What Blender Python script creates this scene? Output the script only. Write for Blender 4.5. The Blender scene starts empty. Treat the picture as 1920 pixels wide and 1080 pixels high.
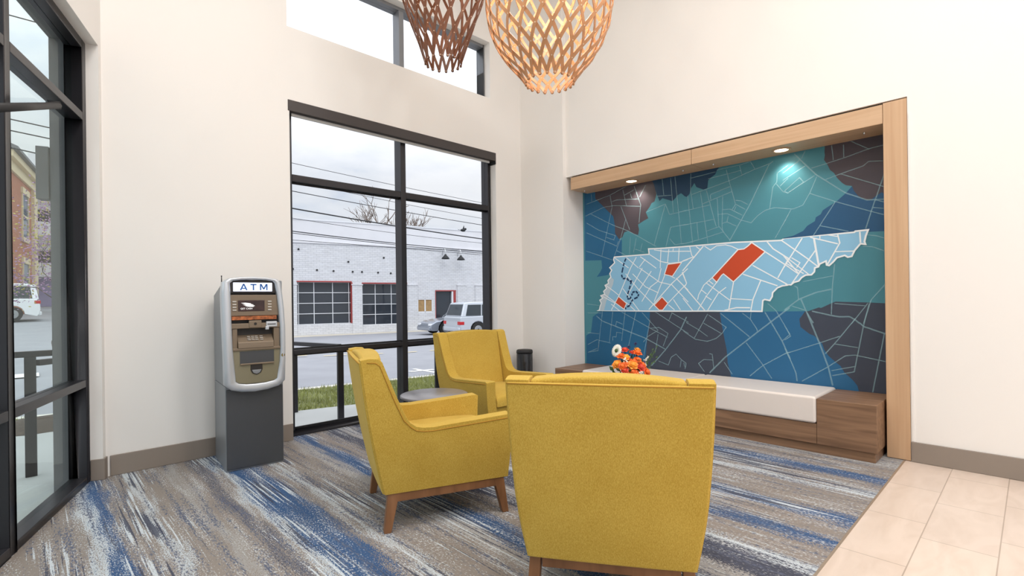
import bpy, bmesh, math, random
from mathutils import Vector, Matrix
random.seed(7)
scn = bpy.context.scene
COL = scn.collection
PI = math.pi

# ------------------------------------------------------------------ colour / materials
def lin(c):
    c = c / 255.0
    return c / 12.92 if c <= 0.04045 else ((c + 0.055) / 1.055) ** 2.4
def rgb(r, g, b): return (lin(r), lin(g), lin(b), 1.0)

def newmat(name):
    m = bpy.data.materials.new(name); m.use_nodes = True
    nt = m.node_tree
    return m, nt, nt.nodes['Principled BSDF']
def setp(b, **k):
    for n, v in k.items():
        n = n.replace('_', ' ')
        if n in b.inputs: b.inputs[n].default_value = v
def plain(name, col, rough=0.5, metal=0.0, spec=0.5, bump=0.0, bscale=60, var=0.0, vscale=3.0, **kw):
    m, nt, b = newmat(name)
    b.inputs['Base Color'].default_value = col
    setp(b, Roughness=rough, Metallic=metal, Specular_IOR_Level=spec, **kw)
    if var or bump:
        tc = nt.nodes.new('ShaderNodeTexCoord')
    if var:
        n = nt.nodes.new('ShaderNodeTexNoise'); n.inputs['Scale'].default_value = vscale; n.inputs['Detail'].default_value = 4
        nt.links.new(tc.outputs['Object'], n.inputs['Vector'])
        r = nt.nodes.new('ShaderNodeValToRGB')
        r.color_ramp.elements[0].position = 0.3; r.color_ramp.elements[1].position = 0.7
        r.color_ramp.elements[0].color = tuple(c * (1 - var) for c in col[:3]) + (1,)
        r.color_ramp.elements[1].color = tuple(min(1, c * (1 + var)) for c in col[:3]) + (1,)
        nt.links.new(n.outputs['Fac'], r.inputs['Fac']); nt.links.new(r.outputs['Color'], b.inputs['Base Color'])
    if bump:
        n2 = nt.nodes.new('ShaderNodeTexNoise'); n2.inputs['Scale'].default_value = bscale; n2.inputs['Detail'].default_value = 3
        nt.links.new(tc.outputs['Object'], n2.inputs['Vector'])
        bp = nt.nodes.new('ShaderNodeBump'); bp.inputs['Strength'].default_value = bump; bp.inputs['Distance'].default_value = 0.004
        nt.links.new(n2.outputs['Fac'], bp.inputs['Height']); nt.links.new(bp.outputs['Normal'], b.inputs['Normal'])
    return m
def emit(name, col, strength):
    m, nt, b = newmat(name)
    b.inputs['Base Color'].default_value = col
    b.inputs['Emission Color'].default_value = col
    b.inputs['Emission Strength'].default_value = strength
    return m
def wood(name, c1, c2, scale=(1, 1, 1), rough=0.45, detail=6, fine=0.35):
    """grain runs along the axis whose scale entry is small"""
    m, nt, b = newmat(name)
    tc = nt.nodes.new('ShaderNodeTexCoord')
    mp = nt.nodes.new('ShaderNodeMapping'); mp.inputs['Scale'].default_value = scale
    nt.links.new(tc.outputs['Object'], mp.inputs['Vector'])
    n = nt.nodes.new('ShaderNodeTexNoise'); n.inputs['Scale'].default_value = 1.0; n.inputs['Detail'].default_value = detail; n.inputs['Distortion'].default_value = 0.6
    nt.links.new(mp.outputs['Vector'], n.inputs['Vector'])
    r = nt.nodes.new('ShaderNodeValToRGB')
    r.color_ramp.elements[0].position = 0.5 - fine * 0.5; r.color_ramp.elements[1].position = 0.5 + fine * 0.5
    r.color_ramp.elements[0].color = c1; r.color_ramp.elements[1].color = c2
    nt.links.new(n.outputs['Fac'], r.inputs['Fac']); nt.links.new(r.outputs['Color'], b.inputs['Base Color'])
    setp(b, Roughness=rough, Specular_IOR_Level=0.35)
    return m
def glass(name, tint, refl=1.0):
    m = bpy.data.materials.new(name); m.use_nodes = True
    nt = m.node_tree; nt.nodes.clear()
    out = nt.nodes.new('ShaderNodeOutputMaterial'); mix = nt.nodes.new('ShaderNodeMixShader')
    t = nt.nodes.new('ShaderNodeBsdfTransparent'); t.inputs['Color'].default_value = tint
    g = nt.nodes.new('ShaderNodeBsdfGlossy'); g.inputs['Roughness'].default_value = 0.0
    f = nt.nodes.new('ShaderNodeFresnel'); f.inputs['IOR'].default_value = 1.3
    mu = nt.nodes.new('ShaderNodeMath'); mu.operation = 'MULTIPLY'; mu.inputs[1].default_value = refl
    nt.links.new(f.outputs['Fac'], mu.inputs[0]); nt.links.new(mu.outputs[0], mix.inputs['Fac'])
    nt.links.new(t.outputs[0], mix.inputs[1]); nt.links.new(g.outputs[0], mix.inputs[2]); nt.links.new(mix.outputs[0], out.inputs['Surface'])
    return m
def brick(name, c1, c2, mortar, bw=0.22, bh=0.075, ms=0.008, offset=0.5, rough=0.85, axes='xz', bump=0.4, noise=0.0):
    m, nt, b = newmat(name)
    tc = nt.nodes.new('ShaderNodeTexCoord'); sp = nt.nodes.new('ShaderNodeSeparateXYZ'); cb = nt.nodes.new('ShaderNodeCombineXYZ')
    nt.links.new(tc.outputs['Object'], sp.inputs[0])
    nt.links.new(sp.outputs['XYZ'.index(axes[0].upper())], cb.inputs[0]); nt.links.new(sp.outputs['XYZ'.index(axes[1].upper())], cb.inputs[1])
    br = nt.nodes.new('ShaderNodeTexBrick'); br.offset = offset
    br.inputs['Scale'].default_value = 1.0; br.inputs['Brick Width'].default_value = bw; br.inputs['Row Height'].default_value = bh
    br.inputs['Mortar Size'].default_value = ms; br.inputs['Mortar Smooth'].default_value = 0.2
    br.inputs['Color1'].default_value = c1; br.inputs['Color2'].default_value = c2; br.inputs['Mortar'].default_value = mortar
    nt.links.new(cb.outputs[0], br.inputs['Vector'])
    src = br.outputs['Color']
    if noise:
        n = nt.nodes.new('ShaderNodeTexNoise'); n.inputs['Scale'].default_value = 1.2; n.inputs['Detail'].default_value = 8
        mp = nt.nodes.new('ShaderNodeMapping'); mp.inputs['Scale'].default_value = (1.5, 6, 1)
        nt.links.new(cb.outputs[0], mp.inputs[0]); nt.links.new(mp.outputs[0], n.inputs['Vector'])
        rp = nt.nodes.new('ShaderNodeValToRGB'); rp.color_ramp.elements[0].position = .35; rp.color_ramp.elements[1].position = .65
        rp.color_ramp.elements[0].color = (1 - noise, 1 - noise * 1.05, 1 - noise * 1.15, 1); rp.color_ramp.elements[1].color = (1, 1, 1, 1)
        nt.links.new(n.outputs['Fac'], rp.inputs['Fac'])
        mx = nt.nodes.new('ShaderNodeMix'); mx.data_type = 'RGBA'; mx.blend_type = 'MULTIPLY'; mx.inputs['Factor'].default_value = 1
        nt.links.new(src, mx.inputs['A']); nt.links.new(rp.outputs['Color'], mx.inputs['B']); src = mx.outputs['Result']
    nt.links.new(src, b.inputs['Base Color'])
    setp(b, Roughness=rough, Specular_IOR_Level=0.3)
    if bump:
        bp = nt.nodes.new('ShaderNodeBump'); bp.inputs['Strength'].default_value = bump; bp.inputs['Distance'].default_value = 0.005; bp.invert = True
        nt.links.new(br.outputs['Fac'], bp.inputs['Height']); nt.links.new(bp.outputs['Normal'], b.inputs['Normal'])
    return m

M = {}
M['wall'] = plain('wall_paint', rgb(235, 232, 228), 0.6, spec=0.25, bump=0.05, bscale=150)
M['ceil'] = plain('ceiling_paint', rgb(240, 238, 234), 0.7, spec=0.2)
M['base'] = plain('baseboard_vinyl', rgb(140, 129, 119), 0.45)
M['black'] = plain('black_aluminium', rgb(46, 45, 49), 0.3, 0.3, bump=0.02)
M['blackm'] = plain('matte_black', rgb(24, 24, 26), 0.6)
M['shade'] = plain('shade_cassette', rgb(62, 56, 55), 0.5)
M['hem'] = plain('shade_hem', rgb(190, 190, 188), 0.5)
M['grey'] = plain('exterior_grey_panel', rgb(104, 104, 106), 0.6, var=0.06, vscale=6)
M['glass'] = glass('window_glass', (0.99, 0.995, 1.0, 1), 0.2)
M['glass_green'] = glass('window_glass_green', (0.92, 0.965, 0.95, 1), 0.15)
M['oak'] = wood('light_oak', rgb(188, 153, 119), rgb(208, 176, 143), (30, 1.2, 30), 0.4, 4, 0.6)
M['oakv'] = wood('light_oak_upright', rgb(186, 150, 116), rgb(206, 173, 139), (25, 30, 0.8), 0.4, 4, 0.6)
M['walnut'] = wood('brown_wood_laminate', rgb(100, 75, 57), rgb(156, 122, 95), (22, 1.3, 26), 0.4, 7, 0.5)
M['legwood'] = wood('leg_wood', rgb(106, 70, 44), rgb(148, 104, 70), (12, 12, 2), 0.4, 5, 0.6)
M['leather'] = plain('cream_vinyl', rgb(226, 217, 210), 0.35, spec=0.4, bump=0.06, bscale=220)
M['silver'] = plain('silver_plastic', rgb(200, 204, 210), 0.34, 0.45)
M['silverside'] = plain('silver_grey_steel', rgb(138, 142, 147), 0.4, 0.35)
M['door_grey'] = plain('charcoal_steel', rgb(78, 80, 84), 0.42, 0.35)
M['bronze'] = plain('bronze_plastic', rgb(128, 112, 94), 0.4, 0.25)
M['olive'] = plain('olive_bronze_plastic', rgb(136, 130, 108), 0.35, 0.3)
M['dark'] = plain('dark_recess', rgb(38, 33, 31), 0.5)
M['chrome'] = plain('chrome', rgb(215, 215, 215), 0.15, 1.0)
M['key'] = plain('keypad_key', rgb(196, 190, 182), 0.4)
M['sign_white'] = emit('backlit_sign_white', rgb(226, 232, 250), 0.75)
M['sign_blue'] = plain('sign_blue', rgb(40, 98, 168), 0.5)
M['screen'] = plain('screen_dark', rgb(58, 36, 32), 0.15, var=0.5, vscale=14)
M['screen_white'] = emit('screen_white', rgb(240, 240, 240), 0.6)
M['steel'] = plain('table_top_grey', rgb(122, 120, 124), 0.3, 0.1, var=0.05, vscale=8)
M['binblack'] = plain('gloss_black_plastic', rgb(42, 42, 44), 0.2)
M['slatwood'] = plain('bamboo_slat', rgb(196, 142, 98), 0.45, var=0.12, vscale=12)
M['slatbacklit'] = plain('backlit_slat', rgb(112, 68, 44), 0.5, var=0.15, vscale=12)  # brown slats darkened, the backlit shade is part of this colour
M['rivet'] = plain('rivet', rgb(220, 200, 175), 0.4)
M['bulb'] = emit('lamp_bulb', (1.0, 0.82, 0.6, 1), 9.0)
M['downlight'] = emit('downlight_lens', (1.0, 0.86, 0.66, 1), 14.0)
M['panel'] = emit('fill_lamp_diffuser', (1.0, 0.96, 0.9, 1), 4.0)
M['tyre'] = plain('tyre_rubber', rgb(30, 30, 31), 0.8)
M['rim'] = plain('wheel_rim', rgb(170, 172, 175), 0.3, 0.8)
M['carglass'] = plain('car_glass', rgb(44, 52, 58), 0.08)
M['carwhite'] = plain('car_white_paint', rgb(232, 234, 236), 0.2)
M['carsilver'] = plain('car_silver_paint', rgb(160, 166, 176), 0.2, 0.5)
M['carpale'] = plain('car_pale_silver_paint', rgb(200, 205, 212), 0.2, 0.3)
M['red_lamp'] = plain('tail_lamp_red', rgb(190, 24, 30), 0.2)
M['clear_lamp'] = plain('head_lamp_clear', rgb(230, 232, 235), 0.1)
M['redtrim'] = plain('red_painted_trim', rgb(158, 62, 60), 0.6)
M['doorglass'] = plain('garage_glass', rgb(52, 57, 64), 0.06)
M['whiteframe'] = plain('white_frame', rgb(228, 230, 233), 0.5)
M['white_smooth'] = plain('white_render', rgb(222, 222, 225), 0.8, var=0.04, vscale=1)
M['board'] = plain('plywood_board', rgb(168, 136, 92), 0.7, var=0.15, vscale=9)
M['asphalt'] = plain('asphalt', rgb(146, 147, 152), 0.9, bump=0.3, bscale=40, var=0.07, vscale=1.2)
M['concrete'] = plain('concrete', rgb(176, 178, 176), 0.9, bump=0.2, bscale=30, var=0.06, vscale=1.5)
M['kerb'] = plain('kerb_concrete', rgb(208, 204, 194), 0.9, var=0.05)
M['farwalk'] = plain('far_pavement', rgb(196, 188, 172), 0.9, var=0.05)
M['paint_yellow'] = plain('road_paint_yellow', rgb(214, 196, 150), 0.8)
M['paint_white'] = plain('road_paint_white', rgb(235, 235, 235), 0.8)
M['mulch'] = plain('mulch', rgb(70, 58, 48), 0.95, var=0.4, vscale=25)
M['soil'] = plain('soil_under_grass', rgb(120, 124, 82), 0.95, var=0.25, vscale=8)
M['blade'] = plain('grass_blade', rgb(148, 154, 92), 0.8, var=0.25, vscale=2)
M['bark'] = plain('bark', rgb(112, 98, 88), 0.9, var=0.2, vscale=20)
M['blossom'] = plain('redbud_blossom', rgb(176, 140, 178), 0.8, var=0.15, vscale=9)
M['newleaf'] = plain('young_leaf', rgb(190, 178, 90), 0.8, var=0.2, vscale=9)
M['wire'] = plain('wire_black', rgb(28, 30, 34), 0.7)
M['brick_white'] = brick('white_painted_brick', rgb(222, 223, 226), rgb(215, 216, 220), rgb(192, 194, 199), 0.30, 0.11, 0.010, noise=0.10)
M['brick_red'] = brick('red_brick', rgb(176, 98, 66), rgb(160, 84, 56), rgb(180, 150, 128), 0.25, 0.08, 0.01, axes='yz')
M['tanstone'] = plain('tan_stone', rgb(214, 196, 160), 0.8)
M['bluewin'] = plain('house_window', rgb(76, 92, 116), 0.15)
M['petal1'] = plain('petal_orange', rgb(236, 104, 30), 0.55, var=0.25, vscale=30)
M['petal2'] = plain('petal_amber', rgb(246, 150, 42), 0.55, var=0.2, vscale=30)
M['petal3'] = plain('petal_coral', rgb(214, 66, 42), 0.55, var=0.2, vscale=30)
M['petalw'] = plain('petal_white', rgb(242, 238, 226), 0.6)
M['thistle'] = plain('thistle_blue', rgb(52, 54, 100), 0.7)
M['leaf'] = plain('leaf_green', rgb(64, 92, 48), 0.6, var=0.3, vscale=25)
M['vase'] = plain('dark_vase', rgb(48, 46, 46), 0.25)

# --- yellow velvet
def velvet():
    m, nt, b = newmat('mustard_velvet')
    tc = nt.nodes.new('ShaderNodeTexCoord')
    n1 = nt.nodes.new('ShaderNodeTexNoise'); n1.inputs['Scale'].default_value = 5; n1.inputs['Detail'].default_value = 3
    n2 = nt.nodes.new('ShaderNodeTexNoise'); n2.inputs['Scale'].default_value = 300; n2.inputs['Detail'].default_value = 2
    mp = nt.nodes.new('ShaderNodeMapping'); mp.inputs['Scale'].default_value = (1, 1, 0.45)
    nt.links.new(tc.outputs['Object'], n1.inputs['Vector']); nt.links.new(tc.outputs['Object'], mp.inputs[0]); nt.links.new(mp.outputs[0], n2.inputs['Vector'])
    ad = nt.nodes.new('ShaderNodeMath'); ad.operation = 'MULTIPLY_ADD'; ad.inputs[1].default_value = 0.35; ad.inputs[2].default_value = -0.175
    nt.links.new(n1.outputs['Fac'], ad.inputs[0])
    ad2 = nt.nodes.new('ShaderNodeMath'); ad2.operation = 'ADD'; nt.links.new(ad.outputs[0], ad2.inputs[0]); nt.links.new(n2.outputs['Fac'], ad2.inputs[1])
    r = nt.nodes.new('ShaderNodeValToRGB')
    r.color_ramp.elements[0].position = .3; r.color_ramp.elements[1].position = .72
    r.color_ramp.elements[0].color = rgb(180, 146, 58); r.color_ramp.elements[1].color = rgb(204, 172, 82)
    nt.links.new(ad2.outputs[0], r.inputs['Fac']); nt.links.new(r.outputs['Color'], b.inputs['Base Color'])
    setp(b, Roughness=0.85, Specular_IOR_Level=0.15, Sheen_Weight=0.35, Sheen_Roughness=0.4)
    b.inputs['Sheen Tint'].default_value = rgb(255, 232, 160)
    bp = nt.nodes.new('ShaderNodeBump'); bp.inputs['Strength'].default_value = 0.25; bp.inputs['Distance'].default_value = 0.002
    nt.links.new(n2.outputs['Fac'], bp.inputs['Height']); nt.links.new(bp.outputs['Normal'], b.inputs['Normal'])
    return m
M['velvet'] = velvet()
M['seam'] = plain('velvet_seam', rgb(168, 122, 34), 0.8)

# --- striped carpet: the stripes run along world Y, their order across X is the pattern's own
def carpet():
    m, nt, b = newmat('striped_carpet')
    L = nt.links.new; N = nt.nodes.new
    tc = N('ShaderNodeTexCoord'); sp = N('ShaderNodeSeparateXYZ'); L(tc.outputs['Object'], sp.inputs[0])
    def noise(scale, detail, vs):
        mp = N('ShaderNodeMapping'); mp.inputs['Scale'].default_value = vs; L(tc.outputs['Object'], mp.inputs[0])
        n = N('ShaderNodeTexNoise'); n.inputs['Scale'].default_value = scale; n.inputs['Detail'].default_value = detail; L(mp.outputs[0], n.inputs['Vector'])
        return n.outputs['Fac']
    def madd(src, mul, add):
        q = N('ShaderNodeMath'); q.operation = 'MULTIPLY_ADD'; L(src, q.inputs[0]); q.inputs[1].default_value = mul
        if isinstance(add, (int, float)): q.inputs[2].default_value = add
        else: L(add, q.inputs[2])
        return q.outputs[0]
    x = sp.outputs['X']
    wob = noise(1.0, 3, (1.2, 1.6, 1))            # slow wander of the bands
    streak = noise(1.0, 4, (26, 2.2, 1))         # long streaks
    speck = noise(1.0, 2, (210, 85, 1))          # tufts
    v = madd(wob, 0.14, madd(streak, 0.20, madd(speck, 0.26, madd(x, 1.0, -0.30))))
    v = madd(v, 1 / 5.2, 0.04)
    stops = [(-.2,'t'),(.16,'w'),(.25,'w'),(.27,'b'),(.35,'b'),(.37,'t'),(.46,'t'),(.48,'w'),(.54,'w'),(.57,'t'),(.70,'l'),(.77,'t'),(.87,'d'),(.90,'t'),(.99,'w'),(1.02,'b'),(1.25,'b'),(1.27,'t'),(1.34,'w'),(1.38,'t'),(1.58,'t'),(1.68,'g')]
    # 32 stops at most; kept to the visible order of bands
    stops = [(-.1,'t'),(.21,'w'),(.27,'b'),(.36,'t'),(.495,'w'),(.535,'t'),(.71,'l'),(.77,'t'),(.87,'d'),(.92,'t'),(.99,'w'),(1.02,'b'),(1.25,'t'),(1.33,'w'),(1.37,'t'),(1.66,'l'),(1.76,'b'),(1.88,'t'),(2.06,'n'),(2.18,'l'),(2.30,'n'),(2.54,'w'),(2.60,'t'),(2.84,'b'),(2.97,'t'),(3.17,'b'),(3.32,'t'),(3.73,'w'),(3.79,'t'),(4.02,'b'),(4.18,'t'),(4.45,'l')]
    cols = {'t': rgb(137, 129, 122), 'w': rgb(184, 192, 198), 'b': rgb(60, 87, 125), 'l': rgb(152, 149, 146), 'd': rgb(78, 82, 97), 'n': rgb(74, 76, 88), 'g': rgb(150, 150, 152)}
    r = N('ShaderNodeValToRGB'); r.color_ramp.interpolation = 'CONSTANT'
    els = r.color_ramp.elements
    def pos(p): return (p + 0.0) / 5.2 + 0.04
    els[0].position = pos(stops[0][0]); els[0].color = cols[stops[0][1]]
    els[1].position = pos(stops[1][0]); els[1].color = cols[stops[1][1]]
    for p, c in stops[2:]:
        e = els.new(pos(p)); e.color = cols[c]
    L(v, r.inputs['Fac'])
    # scattered light and dark tufts
    s2 = noise(1.0, 3, (150, 60, 1)); s3 = noise(1.0, 5, (14, 1.6, 1))
    rr = N('ShaderNodeValToRGB'); rr.color_ramp.elements[0].position = .575; rr.color_ramp.elements[1].position = .68
    rr.color_ramp.elements[0].color = (0, 0, 0, 1); rr.color_ramp.elements[1].color = (1, 1, 1, 1)
    L(madd(s3, 0.35, madd(s2, 0.65, 0.04)), rr.inputs['Fac'])
    mx = N('ShaderNodeMix'); mx.data_type = 'RGBA'; L(rr.outputs['Color'], mx.inputs['Factor']); L(r.outputs['Color'], mx.inputs['A']); mx.inputs['B'].default_value = rgb(190, 193, 196)
    s4 = noise(1.0, 3, (130, 34, 3)); s5 = noise(1.0, 5, (22, 1.3, 7))
    rd = N('ShaderNodeValToRGB'); rd.color_ramp.elements[0].position = .555; rd.color_ramp.elements[1].position = .64
    rd.color_ramp.elements[0].color = (0, 0, 0, 1); rd.color_ramp.elements[1].color = (1, 1, 1, 1)
    L(madd(s5, 0.5, madd(s4, 0.5, 0.03)), rd.inputs['Fac'])
    mx2 = N('ShaderNodeMix'); mx2.data_type = 'RGBA'; L(rd.outputs['Color'], mx2.inputs['Factor']); L(mx.outputs['Result'], mx2.inputs['A']); mx2.inputs['B'].default_value = rgb(92, 98, 116)
    src = mx2.outputs['Result']
    # thin pale and dark yarn lines running with the stripes, in drifts
    for (sc_, lo, hi, col_, zz) in (((75, 1.6, 1), .655, .69, rgb(196, 204, 210), 11), ((64, 1.3, 1), .665, .70, rgb(66, 70, 86), 23)):
        ln_ = noise(1.0, 2, (sc_[0], sc_[1], zz)); mk = noise(1.0, 3, (3.2, .9, zz)); br_ = noise(1.0, 2, (180, 60, zz))
        q = madd(mk, .62, madd(br_, .22, madd(ln_, .66, -.18)))
        rl = N('ShaderNodeValToRGB'); rl.color_ramp.elements[0].position = lo; rl.color_ramp.elements[1].position = hi
        rl.color_ramp.elements[0].color = (0, 0, 0, 1); rl.color_ramp.elements[1].color = (.9, .9, .9, 1); L(q, rl.inputs['Fac'])
        m3 = N('ShaderNodeMix'); m3.data_type = 'RGBA'; L(rl.outputs['Color'], m3.inputs['Factor']); L(src, m3.inputs['A']); m3.inputs['B'].default_value = col_; src = m3.outputs['Result']
    L(src, b.inputs['Base Color'])
    setp(b, Roughness=0.95, Specular_IOR_Level=0.1)
    bp = N('ShaderNodeBump'); bp.inputs['Strength'].default_value = 0.4; bp.inputs['Distance'].default_value = 0.004
    L(speck, bp.inputs['Height']); L(bp.outputs['Normal'], b.inputs['Normal'])
    return m
M['carpet'] = carpet()

def tiles():
    m, nt, b = newmat('beige_plank_tile')
    L = nt.links.new; N = nt.nodes.new
    tc = N('ShaderNodeTexCoord'); mp = N('ShaderNodeMapping'); mp.inputs['Location'].default_value = (0.20, -0.13, 0); L(tc.outputs['Object'], mp.inputs[0])
    br = N('ShaderNodeTexBrick'); br.offset = 0.35; br.inputs['Scale'].default_value = 1
    br.inputs['Brick Width'].default_value = 0.62; br.inputs['Row Height'].default_value = 0.291; br.inputs['Mortar Size'].default_value = 0.0028; br.inputs['Mortar Smooth'].default_value = 0.1
    br.inputs['Color1'].default_value = (1, 1, 1, 1); br.inputs['Color2'].default_value = (.93, .93, .94, 1); br.inputs['Mortar'].default_value = (.62, .6, .58, 1)
    L(mp.outputs[0], br.inputs['Vector'])
    n = N('ShaderNodeTexNoise'); n.inputs['Scale'].default_value = 2.2; n.inputs['Detail'].default_value = 8; n.inputs['Distortion'].default_value = 1.6
    m2 = N('ShaderNodeMapping'); m2.inputs['Rotation'].default_value = (0, 0, 0.6); m2.inputs['Scale'].default_value = (1.0, 3.5, 1); L(tc.outputs['Object'], m2.inputs[0]); L(m2.outputs[0], n.inputs['Vector'])
    r = N('ShaderNodeValToRGB'); r.color_ramp.elements[0].position = .3; r.color_ramp.elements[1].position = .62
    r.color_ramp.elements[0].color = rgb(208, 190, 175); r.color_ramp.elements[1].color = rgb(218, 201, 187)
    L(n.outputs['Fac'], r.inputs['Fac'])
    mx = N('ShaderNodeMix'); mx.data_type = 'RGBA'; mx.blend_type = 'MULTIPLY'; mx.inputs['Factor'].default_value = 1
    L(r.outputs['Color'], mx.inputs['A']); L(br.outputs['Color'], mx.inputs['B']); L(mx.outputs['Result'], b.inputs['Base Color'])
    setp(b, Roughness=0.35, Specular_IOR_Level=0.4)
    return m
M['tile'] = tiles()

# ------------------------------------------------------------------ mesh helpers
class MB:
    def __init__(s): s.v = []; s.f = []; s.mi = []; s.sm = []
    def add(s, vs, fs, mi=0, smooth=False, mat=None):
        o = len(s.v)
        for p in vs:
            p = Vector(p)
            if mat is not None: p = mat @ p
            s.v.append(tuple(p))
        for f in fs:
            s.f.append([i + o for i in f]); s.mi.append(mi); s.sm.append(smooth)
        return s
    def box(s, a, b, mi=0, mat=None):
        x0, y0, z0 = a; x1, y1, z1 = b
        vs = [(x0,y0,z0),(x1,y0,z0),(x1,y1,z0),(x0,y1,z0),(x0,y0,z1),(x1,y0,z1),(x1,y1,z1),(x0,y1,z1)]
        return s.add(vs, [(0,3,2,1),(4,5,6,7),(0,1,5,4),(1,2,6,5),(2,3,7,6),(3,0,4,7)], mi, False, mat)
    def prism(s, pts, axis, lo, hi, mi=0, mat=None, smooth=False):
        """pts: 2D outline; axis: the extruded axis ('x','y','z')"""
        def P(p, h):
            if axis == 'x': return (h, p[0], p[1])
            if axis == 'y': return (p[0], h, p[1])
            return (p[0], p[1], h)
        n = len(pts); vs = [P(p, lo) for p in pts] + [P(p, hi) for p in pts]
        fs = [tuple(range(n))[::-1], tuple(range(n, 2 * n))] + [(i, (i + 1) % n, n + (i + 1) % n, n + i) for i in range(n)]
        return s.add(vs, fs, mi, smooth, mat)
    def cyl(s, p0, p1, r0, r1=None, n=16, mi=0, caps=True, smooth=True):
        if r1 is None: r1 = r0
        p0 = Vector(p0); p1 = Vector(p1); d = (p1 - p0)
        if d.length < 1e-9: return s
        d.normalize(); a = d.orthogonal().normalized(); c = d.cross(a)
        vs = []
        for p, r in ((p0, r0), (p1, r1)):
            for i in range(n):
                t = 2 * PI * i / n; vs.append(p + (a * math.cos(t) + c * math.sin(t)) * r)
        s.add(vs, [(i, (i + 1) % n, n + (i + 1) % n, n + i) for i in range(n)], mi, smooth)
        if caps:
            s.add(vs[:n], [tuple(range(n))[::-1]], mi); s.add(vs[n:], [tuple(range(n))], mi)
        return s
    def tube(s, pts, r, n=6, mi=0, taper=None):
        pts = [Vector(p) for p in pts]; m = len(pts); vs = []
        up = None
        for i, p in enumerate(pts):
            d = (pts[min(i + 1, m - 1)] - pts[max(i - 1, 0)]).normalized()
            if up is None: up = d.orthogonal().normalized()
            up = (up - d * up.dot(d)); up = up.normalized() if up.length > 1e-6 else d.orthogonal().normalized()
            c = d.cross(up); rr = r if taper is None else r + (taper - r) * i / (m - 1)
            for k in range(n):
                t = 2 * PI * k / n; vs.append(p + (up * math.cos(t) + c * math.sin(t)) * rr)
        fs = [(i * n + k, i * n + (k + 1) % n, (i + 1) * n + (k + 1) % n, (i + 1) * n + k) for i in range(m - 1) for k in range(n)]
        fs += [tuple(range(n))[::-1], tuple(range((m - 1) * n, m * n))]
        return s.add(vs, fs, mi, True)
    def lathe(s, prof, n=24, mi=0, c=(0, 0, 0), smooth=True):
        vs = []; fs = []
        for r, z in prof:
            for i in range(n):
                t = 2 * PI * i / n; vs.append((c[0] + r * math.cos(t), c[1] + r * math.sin(t), c[2] + z))
        for j in range(len(prof) - 1):
            for i in range(n): fs.append((j * n + i, j * n + (i + 1) % n, (j + 1) * n + (i + 1) % n, (j + 1) * n + i))
        fs.append(tuple(range(n))[::-1]); fs.append(tuple(range((len(prof) - 1) * n, len(prof) * n)))
        return s.add(vs, fs, mi, smooth)
    def ball(s, c, r, n=10, m=6, mi=0, sc=(1, 1, 1)):
        vs = [(c[0], c[1], c[2] - r * sc[2])]
        for j in range(1, m):
            a = -PI / 2 + PI * j / m
            for i in range(n):
                t = 2 * PI * i / n
                vs.append((c[0] + r * sc[0] * math.cos(a) * math.cos(t), c[1] + r * sc[1] * math.cos(a) * math.sin(t), c[2] + r * sc[2] * math.sin(a)))
        vs.append((c[0], c[1], c[2] + r * sc[2]))
        fs = [(0, 1 + (i + 1) % n, 1 + i) for i in range(n)]
        for j in range(m - 2):
            for i in range(n):
                a = 1 + j * n + i; b = 1 + j * n + (i + 1) % n
                fs.append((a, b, b + n, a + n))
        k = len(vs) - 1; o = 1 + (m - 2) * n
        fs += [(o + i, o + (i + 1) % n, k) for i in range(n)]
        return s.add(vs, fs, mi, True)
    def grid(s, rows, mi=0, smooth=True, closed=False):
        n = len(rows[0]); vs = [p for r in rows for p in r]; fs = []
        for j in range(len(rows) - 1):
            for i in range(n - (0 if closed else 1)):
                k = (i + 1) % n; fs.append((j * n + i, j * n + k, (j + 1) * n + k, (j + 1) * n + i))
        return s.add(vs, fs, mi, smooth)
    def obj(s, name, mats, parent=None, bevel=0.0, seg=2, recalc=True, subsurf=0, smooth_all=False, loc=None, rotz=None):
        me = bpy.data.meshes.new(name)
        me.from_pydata(s.v, [], s.f)
        if not isinstance(mats, (list, tuple)): mats = [mats]
        for m in mats: me.materials.append(M[m] if isinstance(m, str) else m)
        for p, mi, sm in zip(me.polygons, s.mi, s.sm): p.material_index = mi; p.use_smooth = sm or smooth_all
        bm = bmesh.new(); bm.from_mesh(me)
        bmesh.ops.remove_doubles(bm, verts=bm.verts, dist=1e-5)
        if recalc: bmesh.ops.recalc_face_normals(bm, faces=bm.faces)
        bm.to_mesh(me); bm.free(); me.update()
        o = bpy.data.objects.new(name, me); COL.objects.link(o)
        if parent is not None: o.parent = parent
        if loc is not None: o.location = loc
        if rotz is not None: o.rotation_euler = (0, 0, rotz)
        if bevel:
            md = o.modifiers.new('bevel', 'BEVEL'); md.width = bevel; md.segments = seg; md.limit_method = 'ANGLE'; md.angle_limit = math.radians(35)
            md.harden_normals = False
            for p in me.polygons: p.use_smooth = True
            wn = o.modifiers.new('wn', 'WEIGHTED_NORMAL'); wn.keep_sharp = True
        if subsurf:
            md = o.modifiers.new('sub', 'SUBSURF'); md.levels = subsurf; md.render_levels = subsurf
        return o
def thing(name, label, cat, loc=(0, 0, 0), rotz=0.0, group=None):
    o = bpy.data.objects.new(name, None); COL.objects.link(o)
    o.empty_display_size = 0.1; o.location = loc; o.rotation_euler = (0, 0, rotz)
    o['label'] = label; o['category'] = cat
    if group: o['group'] = group
    return o
def tag(o, label, cat, group=None, kind=None):
    o['label'] = label; o['category'] = cat
    if group: o['group'] = group
    if kind: o['kind'] = kind
    return o
def struct(o, label=None, cat=None):
    o['kind'] = 'structure'
    if label: o['label'] = label
    if cat: o['category'] = cat
    return o
def children(r): return [c for c in bpy.data.objects if c.parent is r]
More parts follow.
